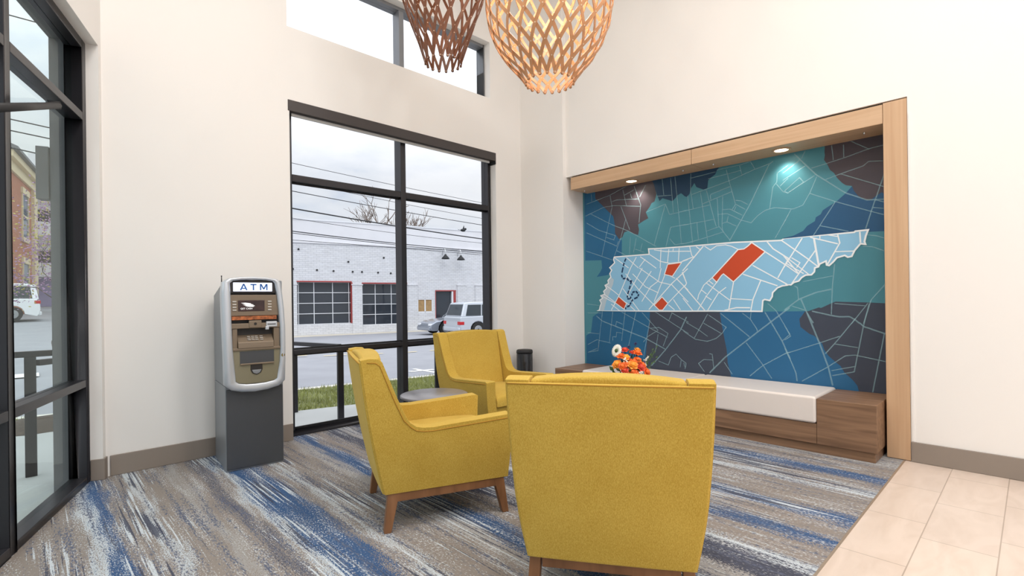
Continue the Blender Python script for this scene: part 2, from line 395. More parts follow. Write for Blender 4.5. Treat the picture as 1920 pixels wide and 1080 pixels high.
def dup(root, loc, rotz, label, group=None):
    r = root.copy(); COL.objects.link(r); r.location = loc; r.rotation_euler = (0, 0, rotz); r['label'] = label
    if group: r['group'] = group
    for ch in children(root):
        c = ch.copy(); COL.objects.link(c); c.parent = r
        for g in children(ch):
            d = g.copy(); COL.objects.link(d); d.parent = c
    return r
def box_obj(name, a, b, mat, parent=None, bevel=0.0, seg=2): return MB().box(a, b).obj(name, mat, parent, bevel, seg)
def text_obj(name, body, size, mat, parent, loc, rot, depth=0.002, align='CENTER', spacing=1.0):
    cu = bpy.data.curves.new(name + '_curve', 'FONT'); cu.body = body; cu.size = size; cu.extrude = depth; cu.align_x = align; cu.align_y = 'CENTER'; cu.space_character = spacing; cu.offset = size * .003
    tmp = bpy.data.objects.new(name + '_tmp', cu); COL.objects.link(tmp)
    dg = bpy.context.evaluated_depsgraph_get(); dg.update()
    me = bpy.data.meshes.new_from_object(tmp.evaluated_get(dg))
    bpy.data.objects.remove(tmp); bpy.data.curves.remove(cu)
    me.materials.clear(); me.materials.append(M[mat])
    o = bpy.data.objects.new(name, me); COL.objects.link(o); o.parent = parent; o.location = loc; o.rotation_euler = rot
    return o
FILL_W = 66; SKY = 0.86; SKY_TOP = 2.6; SUN = 0.4; EXPO = 0.22; ROLL = -0.0125
MREG=[('navy',[(3.0,2.683),(2.975,2.534),(2.938,2.427),(2.901,2.333),(2.865,2.36),(2.781,2.325),(2.746,2.308),(2.711,2.335),(2.688,2.363),(2.642,2.379),(2.597,2.337),(2.577,2.339),(2.613,2.346),(2.579,2.33),(2.546,2.356),(2.535,2.407),(2.491,2.462),(2.469,2.416),(2.394,2.377),(2.351,2.384),(2.341,2.464),(2.31,2.489),(2.268,2.511),(2.248,2.548),(2.227,2.574),(2.187,2.59),(2.177,2.683)]),('brown',[(3.782,2.719),(3.782,2.498),(3.663,2.382),(3.576,2.297),(3.519,2.241),(3.497,2.131),(3.497,2.036),(3.441,1.959),(3.393,1.978),(3.366,2.033),(3.311,2.044),(3.231,2.0),(3.179,1.983),(3.166,2.044),(3.179,2.103),(3.101,2.139),(3.044,2.159),(3.075,2.231),(3.025,2.285),(3.0,2.326),(2.963,2.337),(2.938,2.416),(2.969,2.533),(3.0,2.683)]),('blue',[(3.951,2.75),(3.782,2.608),(3.782,2.498),(3.663,2.382),(3.576,2.297),(3.519,2.241),(3.497,2.131),(3.497,2.036),(3.441,1.959),(3.4,1.943),(3.407,1.756),(3.504,1.746),(3.519,1.682),(3.576,1.59),(3.576,1.554),(3.612,1.538),(3.774,1.522),(3.722,1.58),(3.692,1.627),(3.7,1.725),(3.951,1.735)]),('brown',[(1.276,2.67),(1.28,2.575),(1.283,2.524),(1.28,2.497),(1.287,2.455),(1.264,2.415),(1.242,2.358),(1.212,2.326),(1.189,2.278),(1.152,2.228),(1.123,2.202),(1.08,2.189),(1.066,2.145),(1.037,2.098),(0.988,2.056),(0.954,2.046),(0.913,2.077),(0.873,2.102),(0.833,2.063),(0.833,2.606)]),('navyblue',[(1.08,2.188),(1.123,2.138),(1.197,2.073),(1.257,2.039),(1.303,2.011),(1.318,1.978),(1.357,1.957),(1.365,1.923),(1.428,1.887),(1.46,1.846),(1.542,1.81),(1.626,1.797),(1.626,1.79),(1.066,1.791),(1.059,1.799),(0.968,1.784),(0.833,1.778),(0.833,2.063),(0.873,2.102),(0.913,2.077),(0.954,2.046),(0.988,2.056),(1.037,2.098),(1.066,2.145)]),('blue',[(3.951,0.787),(3.873,0.826),(3.858,0.926),(3.842,1.025),(3.737,1.093),(3.037,1.102),(3.044,1.008),(3.05,0.918),(3.075,0.805),(3.101,0.578),(3.153,0.347),(3.951,0.349)]),('charcoal',[(3.037,1.103),(3.044,1.008),(3.05,0.918),(3.075,0.805),(3.101,0.578),(3.153,0.347),(2.127,0.426),(2.147,0.524),(2.162,0.582),(2.172,0.721),(2.197,0.851),(2.222,0.991),(2.237,1.098)]),('blue2',[(2.237,1.099),(2.222,0.991),(2.197,0.851),(2.172,0.721),(2.162,0.582),(2.147,0.524),(2.127,0.426),(1.626,0.423),(1.227,0.412),(1.048,0.432),(1.059,0.481),(1.094,0.528),(1.152,0.583),(1.182,0.641),(1.212,0.664),(1.272,0.721),(1.303,0.772),(1.318,0.824),(1.38,0.892),(1.42,0.909),(1.493,0.97),(1.501,1.042),(1.452,1.114),(1.626,1.11)]),('charcoal',[(1.452,1.114),(1.428,1.114),(1.341,1.149),(1.326,1.143),(1.249,1.183),(1.212,1.2),(1.152,1.197),(0.975,1.191),(0.833,1.182),(0.833,0.423),(1.048,0.432),(1.059,0.481),(1.094,0.528),(1.152,0.583),(1.182,0.641),(1.212,0.664),(1.272,0.721),(1.303,0.772),(1.318,0.824),(1.38,0.892),(1.42,0.909),(1.493,0.97),(1.501,1.042)])]
MSTATE=[(3.512,1.75),(3.519,1.717),(3.504,1.681),(3.547,1.648),(3.576,1.626),(3.547,1.594),(3.576,1.554),(3.561,1.511),(3.605,1.471),(3.597,1.435),(3.648,1.413),(3.626,1.376),(3.67,1.341),(3.655,1.304),(3.714,1.288),(3.685,1.257),(3.729,1.233),(3.707,1.196),(3.729,1.148),(3.737,1.111),(3.767,1.102),(3.075,1.103),(2.575,1.106),(2.31,1.11),(1.825,1.11),(1.816,1.214),(1.798,1.224),(1.753,1.213),(1.731,1.25),(1.727,1.288),(1.683,1.333),(1.64,1.35),(1.598,1.353),(1.609,1.359),(1.567,1.357),(1.542,1.379),(1.501,1.39),(1.477,1.421),(1.444,1.442),(1.396,1.443),(1.373,1.469),(1.369,1.504),(1.341,1.511),(1.33,1.536),(1.28,1.559),(1.276,1.524),(1.257,1.518),(1.227,1.546),(1.197,1.583),(1.138,1.599),(1.116,1.582),(1.087,1.587),(1.066,1.635),(1.023,1.69),(0.988,1.682),(0.995,1.704),(0.985,1.753),(0.968,1.801),(1.059,1.799),(1.066,1.791),(1.626,1.788),(1.623,1.787),(1.649,1.776),(2.088,1.797),(2.635,1.8),(2.901,1.804),(3.044,1.811),(3.037,1.749)]
MGREY=[[(3.512,1.747),(3.519,1.717),(3.504,1.681),(3.547,1.648),(3.576,1.626),(3.547,1.594),(3.576,1.554),(3.561,1.511),(3.605,1.471),(3.597,1.435),(3.648,1.413),(3.626,1.376),(3.67,1.341),(3.655,1.304),(3.714,1.288),(3.685,1.257),(3.729,1.233),(3.707,1.196),(3.729,1.148),(3.737,1.111),(3.767,1.103),(3.67,1.103),(3.634,1.22),(3.533,1.421),(3.519,1.479),(3.561,1.511)]]
MRED=[[(1.912,1.779),(1.789,1.682),(2.093,1.402),(2.192,1.487),(2.212,1.473),(2.263,1.405),(2.31,1.453),(2.044,1.721),(1.987,1.724),(1.954,1.745)],[(2.809,1.621),(2.645,1.63),(2.754,1.486),(2.85,1.511)],[(3.455,1.276),(3.345,1.192),(3.379,1.122),(3.504,1.2)],[(2.883,1.263),(2.811,1.191),(2.877,1.115),(2.92,1.115),(2.981,1.171)]]
MRIV=[(3.345,1.722),(3.372,1.671),(3.386,1.62),(3.409,1.533),(3.393,1.485),(3.338,1.489),(3.298,1.446),(3.271,1.462),(3.291,1.399),(3.311,1.342),(3.331,1.285),(3.331,1.25),(3.304,1.238),(3.271,1.283),(3.264,1.318),(3.218,1.334),(3.179,1.298),(3.192,1.264),(3.258,1.237),(3.284,1.203),(3.298,1.168),(3.352,1.145),(3.366,1.116)]
MROAD=[(1,[(3.935,2.298),(3.663,2.37),(3.504,2.37),(3.14,2.308)]),(1,[(3.92,2.445),(3.561,2.504),(3.325,2.575)]),(1,[(3.561,2.498),(3.533,2.362),(3.692,1.779)]),(1,[(3.533,2.422),(3.462,2.432),(3.166,2.398)]),(1.2,[(3.224,2.557),(3.14,2.325),(3.166,2.124)]),(1,[(3.379,2.538),(3.331,2.343)]),(1,[(3.359,2.47),(3.231,2.512)]),(1,[(3.153,2.418),(3.075,2.541)]),(1,[(3.407,2.343),(3.291,2.053)]),(1,[(3.345,2.182),(3.421,1.957),(3.519,1.741)]),(1,[(3.278,2.48),(3.258,2.418)]),(1,[(3.85,2.311),(3.519,2.134),(3.311,2.044),(2.95,1.83)]),(1,[(3.92,2.209),(3.737,2.1),(3.49,2.006)]),(1,[(3.92,2.084),(3.476,1.88),(3.448,1.936)]),(1,[(3.927,1.854),(3.547,1.72)]),(1,[(3.483,1.827),(3.338,1.756)]),(1,[(3.619,1.996),(3.504,1.954)]),(1,[(3.842,2.569),(3.835,2.469)]),(1,[(3.49,2.006),(3.519,1.955)]),(1.2,[(2.829,2.289),(2.975,1.849)]),(1,[(3.063,2.235),(2.829,2.289)]),(1,[(2.829,2.289),(2.781,2.167),(2.575,2.186)]),(1,[(2.711,2.571),(2.665,2.081),(2.645,1.833)]),(1,[(2.764,2.571),(2.734,2.177)]),(1,[(2.829,1.819),(2.77,2.025),(2.575,2.038)]),(1,[(2.781,1.901),(2.723,1.83),(2.575,1.837)]),(1,[(2.865,2.579),(2.847,2.39)]),(1,[(2.926,2.392),(2.758,2.375)]),(1,[(3.284,1.966),(3.298,1.77)]),(1,[(3.205,1.946),(3.244,1.778)]),(1,[(3.218,1.821),(3.101,1.777)]),(1,[(3.127,1.881),(3.153,1.793)]),(1,[(2.529,2.574),(2.535,2.396),(2.507,2.192)]),(1,[(2.529,2.521),(2.268,2.537)]),(1,[(2.568,2.339),(2.518,1.827)]),(1,[(2.426,2.356),(2.351,1.811)]),(1,[(2.362,2.366),(2.263,1.979)]),(1,[(2.518,2.346),(2.117,2.422),(1.889,2.484),(1.744,2.515)]),(1,[(2.635,2.18),(2.33,2.207)]),(1,[(2.635,2.031),(2.289,2.053)]),(1,[(2.635,1.828),(2.436,1.861),(2.197,1.911)]),(1,[(2.362,1.94),(2.237,1.971)]),(1,[(2.341,2.48),(2.147,2.492),(2.006,2.503)]),(1,[(2.248,2.553),(2.011,2.558),(1.916,2.572),(1.875,2.491)]),(1,[(2.152,2.538),(2.127,2.424),(2.064,2.176)]),(1,[(2.02,2.55),(1.996,2.448)]),(1,[(2.32,2.313),(2.117,2.362)]),(1,[(2.404,2.229),(2.098,2.309)]),(1,[(2.32,2.313),(2.315,2.256)]),(1,[(2.248,2.265),(2.237,1.981),(2.127,1.828)]),(1,[(2.192,2.276),(2.202,1.956),(2.187,1.904)]),(1.4,[(1.709,2.531),(1.744,2.511),(1.926,2.154),(2.127,1.818)]),(1,[(2.064,2.215),(2.011,2.202),(1.949,2.158)]),(1,[(2.064,2.176),(2.103,2.122)]),(1,[(2.059,2.175),(1.973,2.113)]),(1,[(2.059,2.155),(2.083,2.11)]),(1,[(2.187,2.14),(2.117,2.134),(2.001,2.059)]),(1,[(2.237,2.097),(2.147,2.094),(2.011,2.011),(1.916,1.974),(1.852,2.038),(1.78,2.079),(1.7,2.091),(1.581,2.064)]),(1,[(2.137,2.068),(2.152,2.01),(2.059,1.958)]),(1,[(2.197,2.001),(2.152,2.01)]),(1,[(1.744,2.088),(1.714,2.289),(1.679,2.329),(1.674,2.412),(1.581,2.467)]),(1,[(1.683,2.312),(1.623,2.227),(1.581,2.21)]),(1,[(1.649,2.287),(1.581,2.347)]),(1,[(1.581,2.009),(1.7,1.802)]),(1,[(2.469,2.041),(2.453,1.862)]),(1.6,[(1.526,2.562),(1.444,2.454),(1.349,2.336),(1.13,2.139),(0.975,2.054),(0.853,2.042)]),(1,[(1.626,2.336),(1.436,2.434)]),(1,[(1.626,2.401),(1.477,2.497)]),(1,[(1.614,2.232),(1.485,2.336),(1.452,2.289),(1.584,2.209),(1.614,2.232)]),(1,[(1.576,2.217),(1.365,2.33)]),(1,[(1.388,2.402),(1.28,2.418),(1.123,2.444),(0.954,2.481),(0.853,2.489)]),(1,[(1.345,2.318),(1.404,2.178),(1.46,2.08),(1.542,2.056),(1.626,2.073)]),(1,[(1.404,2.178),(1.204,2.074),(0.947,1.954),(0.853,1.912)]),(1,[(1.28,2.279),(1.167,2.308),(0.995,2.345),(0.961,2.375),(0.853,2.359)]),(1,[(1.16,2.307),(0.853,2.144)]),(1,[(1.227,2.571),(1.215,2.439)]),(1,[(1.138,2.558),(1.138,2.447)]),(1,[(1.087,2.576),(0.954,2.476)]),(1.3,[(0.853,2.253),(0.893,2.122),(0.947,1.95),(0.985,1.814)]),(1,[(1.204,2.074),(1.326,1.878),(1.38,1.792)]),(1,[(1.326,1.878),(1.109,1.804)]),(1,[(0.913,2.044),(0.853,2.018)]),(1,[(0.934,1.985),(0.853,1.965)]),(1,[(1.559,2.054),(1.626,1.93)]),(1,[(1.468,2.504),(1.436,2.568)]),(1,[(0.975,1.76),(0.906,1.744),(0.833,1.707)]),(1,[(1.009,1.668),(0.94,1.657),(0.833,1.602)]),(1.3,[(0.833,1.371),(0.954,1.212),(1.009,1.012)]),(1.2,[(1.215,1.528),(1.234,1.339),(1.245,1.087)]),(1,[(1.468,1.384),(1.234,1.425)]),(1.8,[(1.626,1.124),(1.501,1.223),(1.365,1.282),(1.242,1.309)]),(1.8,[(1.485,1.223),(1.436,1.096),(1.388,1.007)]),(1,[(1.559,1.16),(1.452,1.123)]),(1.8,[(1.396,1.114),(1.249,1.079),(1.182,1.066),(1.109,1.07),(1.066,1.041),(1.037,1.012)]),(1,[(1.219,1.183),(0.988,1.162)]),(1,[(0.975,1.187),(1.094,1.011)]),(1,[(1.542,1.347),(1.513,1.332),(1.505,1.214)]),(2,[(1.436,1.096),(1.341,0.832),(1.272,0.616),(1.242,0.463)]),(1.8,[(1.037,1.02),(1.009,0.987),(0.873,0.937),(0.833,0.926)]),(1.2,[(1.066,1.054),(1.212,0.846),(1.295,0.737)]),(1.2,[(0.968,1.179),(1.009,0.996),(1.08,0.597),(1.242,0.549)]),(1.2,[(0.866,0.933),(0.951,0.439)]),(1.1,[(1.626,0.714),(1.349,0.827),(1.182,0.898)]),(1.1,[(1.485,0.474),(1.28,0.62),(1.145,0.729),(1.073,0.741),(0.853,0.701)]),(1,[(1.219,0.828),(1.052,0.806)]),(1,[(1.249,0.592),(1.073,0.644)]),(1.5,[(1.626,0.765),(1.567,0.63),(1.534,0.542),(1.526,0.47)]),(1,[(1.626,0.977),(1.576,0.881),(1.626,0.843)]),(1.8,[(3.782,1.038),(3.7,0.977),(3.101,0.793),(2.853,0.682)]),(1,[(3.692,1.099),(3.767,0.609),(3.92,0.576)]),(1,[(3.54,1.099),(3.597,0.715)]),(1.2,[(3.366,1.099),(3.421,0.746)]),(1.4,[(3.218,1.098),(3.325,0.692)]),(1,[(3.434,1.099),(3.037,0.908),(2.817,0.814)]),(1,[(3.14,1.087),(2.938,0.888)]),(1,[(2.938,0.888),(3.063,0.817),(3.127,0.747)]),(1,[(3.037,1.008),(3.127,0.577)]),(1,[(3.504,0.921),(3.49,0.974),(3.407,0.946)]),(1,[(3.421,0.84),(3.49,0.844),(3.497,0.79),(3.547,0.788),(3.547,0.741)]),(1,[(3.92,0.675),(3.782,0.743),(3.576,0.71)]),(1,[(3.92,0.576),(3.782,0.633)]),(1,[(3.92,0.825),(3.752,0.818)]),(1.8,[(2.597,1.045),(2.665,0.905),(2.853,0.671),(3.025,0.482)]),(1,[(2.975,1.098),(2.665,0.916),(2.575,0.865)]),(1,[(2.764,1.087),(2.805,1.0)]),(1,[(2.77,1.087),(2.575,0.987)]),(1,[(3.037,0.908),(2.926,0.921),(2.817,0.858),(2.877,0.713)]),(1,[(2.938,0.843),(2.975,0.642)]),(1,[(2.938,0.544),(2.817,0.509),(2.781,0.599),(2.723,0.635),(2.654,0.575),(2.608,0.546),(2.62,0.481)]),(1,[(2.665,0.574),(2.677,0.498)]),(1,[(3.92,1.186),(3.737,1.166)]),(1,[(3.92,1.074),(3.707,1.075)]),(1,[(2.635,0.889),(2.502,0.809),(2.372,0.793),(2.278,0.827),(2.217,0.88),(2.172,0.946),(2.351,1.066)]),(1,[(2.362,1.081),(2.513,0.819)]),(1,[(2.602,0.985),(2.469,0.914),(2.367,0.845)]),(1,[(2.41,0.983),(2.222,0.88)]),(2,[(1.581,1.146),(1.879,0.9),(1.963,0.829),(2.187,0.641),(2.351,0.466)]),(1.4,[(2.227,1.086),(1.944,0.859)]),(1,[(2.011,1.091),(1.935,1.033),(1.875,0.938),(1.87,0.909)]),(1.8,[(1.798,1.101),(1.744,1.007),(1.649,0.832),(1.581,0.67)]),(1,[(1.771,1.185),(1.7,1.119),(1.581,0.899),(1.649,0.832)]),(1.2,[(1.977,0.8),(1.825,0.597),(1.744,0.471)]),(1.2,[(1.944,0.477),(1.825,0.587),(1.614,0.723),(1.581,0.734)]),(1,[(2.351,0.666),(2.32,0.663),(2.304,0.511)]),(1,[(2.469,0.555),(2.41,0.601),(2.32,0.602)]),(1,[(2.469,0.555),(2.404,0.472)]),(1,[(2.197,0.59),(2.117,0.476)]),(1,[(1.926,1.101),(1.935,1.033)]),(1,[(2.635,0.548),(2.619,0.496)])]
MSROAD=[(1,[(3.037,1.749),(2.901,1.66),(2.781,1.63),(2.654,1.637),(2.575,1.658)]),(1,[(2.889,1.792),(2.901,1.583)]),(1,[(2.793,1.788),(2.811,1.637)]),(1,[(2.74,1.789),(2.746,1.757)]),(1,[(2.671,1.788),(2.682,1.644)]),(1,[(2.975,1.794),(2.829,1.764),(2.575,1.747)]),(1,[(3.504,1.74),(3.311,1.609)]),(1,[(3.338,1.733),(3.179,1.601)]),(1,[(3.153,1.73),(2.95,1.586)]),(1,[(3.205,1.728),(3.284,1.607)]),(1,[(3.088,1.697),(3.166,1.611)]),(1.2,[(3.284,1.607),(3.448,1.287),(3.561,1.111)]),(1,[(3.352,1.542),(3.179,1.35),(2.987,1.176)]),(1,[(3.393,1.368),(3.179,1.11)]),(1,[(3.258,1.537),(3.088,1.38),(2.926,1.308)]),(1,[(3.166,1.6),(3.0,1.489),(2.913,1.429),(2.781,1.396)]),(1,[(3.127,1.597),(3.338,1.273)]),(1,[(3.012,1.557),(3.179,1.338)]),(1,[(2.926,1.441),(3.025,1.378),(3.14,1.212)]),(1.2,[(2.575,1.562),(2.77,1.401),(3.05,1.121)]),(1,[(2.889,1.582),(2.926,1.441)]),(1,[(2.841,1.514),(2.981,1.21)]),(1.2,[(2.711,1.464),(2.575,1.33)]),(1,[(2.77,1.401),(2.575,1.203)]),(1,[(2.597,1.394),(2.841,1.164)]),(1,[(2.642,1.524),(2.591,1.405),(2.608,1.374)]),(1,[(3.634,1.412),(3.519,1.337),(3.448,1.287)]),(1,[(3.692,1.281),(3.504,1.194)]),(1,[(3.663,1.305),(3.366,1.122)]),(1,[(3.434,1.099),(3.561,1.183)]),(1,[(3.352,1.204),(3.231,1.11)]),(1,[(2.746,1.233),(2.665,1.119)]),(1,[(2.805,1.174),(2.734,1.119)]),(1,[(2.829,1.513),(2.723,1.464)]),(1.4,[(2.399,1.788),(2.635,1.539)]),(1,[(2.635,1.752),(2.546,1.744)]),(1,[(2.551,1.797),(2.529,1.7),(2.513,1.683)]),(1.2,[(2.635,1.645),(2.507,1.683)]),(1,[(2.48,1.79),(2.436,1.755)]),(1,[(2.388,1.786),(2.325,1.74),(2.258,1.779),(2.167,1.78),(2.107,1.76),(2.044,1.724),(1.987,1.724),(1.949,1.749),(1.916,1.785),(1.789,1.682)]),(1.2,[(2.044,1.724),(2.31,1.453)]),(1,[(2.31,1.453),(2.263,1.4),(2.212,1.478),(2.192,1.49),(2.093,1.402),(1.789,1.677)]),(1.3,[(1.771,1.775),(1.718,1.704),(1.581,1.599)]),(1.2,[(1.784,1.677),(1.581,1.521)]),(1.2,[(1.907,1.558),(1.598,1.362)]),(1.2,[(2.001,1.476),(1.683,1.352)]),(1.2,[(2.093,1.398),(2.142,1.131)]),(1,[(2.127,1.235),(1.916,1.221)]),(1.2,[(1.834,1.405),(1.907,1.226),(1.93,1.11)]),(1.3,[(2.187,1.116),(2.068,1.145),(1.935,1.144)]),(1.3,[(2.635,1.39),(2.394,1.117)]),(1,[(2.635,1.246),(2.524,1.112)]),(1,[(2.378,1.405),(2.132,1.22)]),(1,[(2.167,1.351),(2.248,1.293),(2.362,1.117)]),(1,[(2.31,1.453),(2.399,1.38),(2.458,1.278),(2.469,1.227)]),(1,[(2.263,1.405),(2.372,1.266),(2.469,1.117)]),(1,[(2.426,1.329),(2.372,1.287)]),(1,[(2.383,1.266),(2.32,1.224)]),(1,[(2.341,1.419),(2.299,1.386)]),(1.2,[(1.649,1.78),(1.581,1.723)]),(1.2,[(1.585,1.6),(1.679,1.426)]),(1,[(2.635,1.528),(2.59,1.409)]),(1.2,[(1.626,1.761),(1.436,1.598),(1.341,1.511)]),(1.2,[(1.468,1.78),(1.626,1.521)]),(1.2,[(1.626,1.631),(1.501,1.458)]),(1.8,[(1.373,1.77),(1.337,1.519)]),(1.2,[(1.361,1.662),(1.559,1.37)]),(1.2,[(1.404,1.782),(1.189,1.703)]),(1.2,[(1.189,1.784),(1.174,1.71),(1.272,1.524)]),(1,[(1.212,1.636),(1.066,1.631)]),(1.3,[(1.027,1.791),(1.023,1.699)]),(1,[(1.559,1.608),(1.489,1.557),(1.517,1.514)]),(1,[(1.601,1.556),(1.46,1.456)]),(1,[(1.576,1.591),(1.42,1.449)]),(1,[(1.264,1.789),(1.189,1.767)]),(1,[(1.326,1.791),(1.326,1.76)]),(1,[(1.626,1.558),(1.509,1.459)]),(1.6,[(3.512,1.75),(3.519,1.717),(3.504,1.681),(3.547,1.648),(3.576,1.626),(3.547,1.594),(3.576,1.554),(3.561,1.511),(3.605,1.471),(3.597,1.435),(3.648,1.413),(3.626,1.376),(3.67,1.341),(3.655,1.304),(3.714,1.288),(3.685,1.257),(3.729,1.233),(3.707,1.196),(3.729,1.148),(3.737,1.111),(3.767,1.102),(3.075,1.103),(2.575,1.106),(2.31,1.11),(1.825,1.11),(1.816,1.214),(1.798,1.224),(1.753,1.213),(1.731,1.25),(1.727,1.288),(1.683,1.333),(1.64,1.35),(1.598,1.353),(1.609,1.359),(1.567,1.357),(1.542,1.379),(1.501,1.39),(1.477,1.421),(1.444,1.442),(1.396,1.443),(1.373,1.469),(1.369,1.504),(1.341,1.511),(1.33,1.536),(1.28,1.559),(1.276,1.524),(1.257,1.518),(1.227,1.546),(1.197,1.583),(1.138,1.599),(1.116,1.582),(1.087,1.587),(1.066,1.635),(1.023,1.69),(0.988,1.682),(0.995,1.704),(0.985,1.753),(0.968,1.801),(1.059,1.799),(1.066,1.791),(1.626,1.788),(1.623,1.787),(1.649,1.776),(2.088,1.797),(2.635,1.8),(2.901,1.804),(3.044,1.811),(3.037,1.749),(3.512,1.75)]),(0.9,[(1.912,1.779),(1.789,1.682),(2.093,1.402),(2.192,1.487),(2.212,1.473),(2.263,1.405),(2.31,1.453),(2.044,1.721),(1.987,1.724),(1.954,1.745),(1.912,1.779)]),(0.9,[(2.809,1.621),(2.645,1.63),(2.754,1.486),(2.85,1.511),(2.809,1.621)]),(0.9,[(3.455,1.276),(3.345,1.192),(3.379,1.122),(3.504,1.2),(3.455,1.276)]),(0.9,[(2.883,1.263),(2.811,1.191),(2.877,1.115),(2.92,1.115),(2.981,1.171),(2.883,1.263)])]
# ------------------------------------------------------------------ room shell
ZC = 5.6
YB, XN = 4.70, 4.775                      # inner faces of the window wall and of the mural wall
PC = Vector((0.40, YB, 0)); DL = Vector((0.325, 0.9457, 0)).normalized(); NL = Vector((DL.y, -DL.x, 0))
LROT = math.atan2(-DL.y, -DL.x)
def LW(s, n, z=0): return PC - DL * s + NL * n + Vector((0, 0, z))

# floor: carpet over the seating area, plank tile beyond it
def line_x(y, n):                        # x of the line parallel to the slanted wall at offset n
    t = (PC.y + NL.y * n - y) / DL.y
    return PC.x + NL.x * n - DL.x * t
fl = MB()
c0, c1 = (line_x(0.70, -0.10), 0.70), (line_x(4.84, -0.10), 4.84)
fl.prism([c0, (5.12, 0.70), (5.12, 4.84), c1], 'z', -0.06, 0.0)
struct(fl.obj('floor', 'carpet'), 'striped taupe and blue carpet under the seating', 'carpet')
ft = MB(); ft.prism([(line_x(-6, -0.10), -6.0), (9.0, -6.0), (9.0, 0.0), (5.12, 0.0), (5.12, 0.688), (line_x(0.688, -0.10), 0.688)], 'z', -0.06, 0.0)
struct(ft.obj('floor_tile', 'tile'), 'pale beige plank tile floor', 'floor')
ts = MB(); ts.box((line_x(.7, -.1), 0.688, -0.05), (4.77, 0.70, 0.0015))
M['strip'] = plain('floor_edge_strip', rgb(168, 150, 132), 0.4, 0.4)
struct(ts.obj('trim_3', 'strip'), 'thin metal strip along the carpet edge', 'trim')

# window wall with two openings
wb = MB()
WX0, WX1, WZ1 = 1.735, 4.265, 3.10
CX0, CX1, CZ0, CZ1 = 1.722, 4.19, 3.77, 4.47
T0, T1 = YB, YB + 0.26
def piece(x0, x1, z0, z1): wb.box((x0, T0, z0), (x1, T1, z1))
piece(0.30, CX0, 0, ZC); piece(WX1, 5.35, 0, ZC)
piece(CX0, WX0, 0, CZ0); piece(WX0, WX1, WZ1, CZ0); piece(CX1, WX1, CZ0, ZC); piece(CX0, CX1, CZ1, ZC)
struct(wb.obj('wall_back', 'wall'), 'off-white wall around the big street window', 'wall')

# slanted wall with the storefront window
wl = MB()
S0, S1 = 0.06, 4.92
wl.box((-0.35, -0.17, 0), (S0, 0, 3.11)); wl.box((-0.35, -0.17, 3.11), (11, 0, ZC)); wl.box((S1, -0.17, 0), (11, 0, 3.11))
struct(wl.obj('wall_left', 'wall', loc=PC, rotz=LROT), 'off-white slanted wall above the storefront window', 'wall')

# mural wall: pier, wall over the recess, right hand wall, back of the recess
wr = MB()
YP, XM = 3.977, 5.115
wr.box((4.715, YP, 0), (5.35, YB + 0.002, ZC))                   # pier
wr.box((XN, 0.655, 2.742), (5.35, YP, ZC))                     # over the recess
wr.box((XN, -6, 0), (5.35, 0.655, ZC))                         # right of the recess
wr.box((XM, 0.655, 0), (5.35, YP, 2.742))                      # back of the recess
struct(wr.obj('wall_right', 'wall'), 'off-white wall with the mural recess', 'wall')
wc = MB(); wc.box((-3.6, -6, ZC), (5.4, 5.0, ZC + 0.2)); struct(wc.obj('ceiling', 'ceil'), 'white ceiling high above the lounge', 'ceiling')
# corner bead right of the wooden surround
cb = MB(); cb.box((XN - 0.005, 0.632, 0.15), (XN, 0.650, 2.612)); struct(cb.obj('trim_2', 'wall', bevel=0.002), 'white corner bead beside the oak post', 'trim')

# baseboards
def baseb(name, a, b, lab):
    o = MB().box(a, b).obj(name, 'base', bevel=0.004); struct(o, lab, 'baseboard'); return o
baseb('baseboard_back', (0.425, YB - 0.014, 0), (WX0 - 0.003, YB, 0.15), 'taupe baseboard on the window wall')
baseb('baseboard_corner', (WX1 + 0.003, YB - 0.014, 0), (4.70, YB, 0.15), 'short taupe baseboard right of the window')
baseb('baseboard_right', (XN - 0.014, -6, 0), (XN, 0.652, 0.15), 'taupe baseboard on the right hand wall')
baseb('baseboard_pier', (4.70, YP + 0.0, 0), (4.715, YB - 0.014, 0.15), 'taupe baseboard on the pier')
bj = MB().box((S0, -0.07, 0), (S0 + .011, 0.012, 0.15)); bj.box((0.0, 0.0, 0), (S0, 0.012, 0.15))
struct(bj.obj('baseboard_left', 'base', bevel=0.004, loc=PC, rotz=LROT), 'taupe baseboard on the storefront jamb', 'baseboard')

# ---------------- window_1: large street window
YF = 4.80
w1 = bpy.data.objects.new('window_1', None); COL.objects.link(w1); w1['kind'] = 'structure'; w1['label'] = 'tall black framed window to the street'; w1['category'] = 'window'
f = MB(); FD = 0.13
def fr(x0, x1, z0, z1, y0=YF, y1=None): f.box((x0, y0, z0), (x1, (y1 or YF + FD), z1))
fr(WX0, WX0 + 0.055, 0.06, 3.04); fr(WX1 - 0.045, WX1, 0.06, 3.04); fr(WX0, WX1, 0, 0.06); fr(WX0, WX1, 3.04, WZ1)
fr(2.955, 3.018, 0.06, 3.04); fr(WX0 + .055, 2.955, 2.385, 2.445); fr(3.018, WX1 - .045, 2.385, 2.445); fr(WX0 + .055, 2.955, 0.763, 0.806); fr(3.018, WX1 - .045, 0.763, 0.806)
f.obj('window_frame', 'black', w1, bevel=0.003)
for (x0, x1) in ((WX0 + .055, 2.955), (3.018, WX1 - .045)):
    for (z0, z1) in ((0.06, 0.763), (0.806, 2.385), (2.445, 3.04)):
        box_obj('window_pane', (x0, YF + .06, z0), (x1, YF + .066, z1), 'glass', w1)
        MB().box((x0, YF + .048, z0), (x1, YF + .056, z0 + .016)).box((x0, YF + .048, z1 - .016), (x1, YF + .056, z1)).obj('glazing_bead', 'blackm', w1)
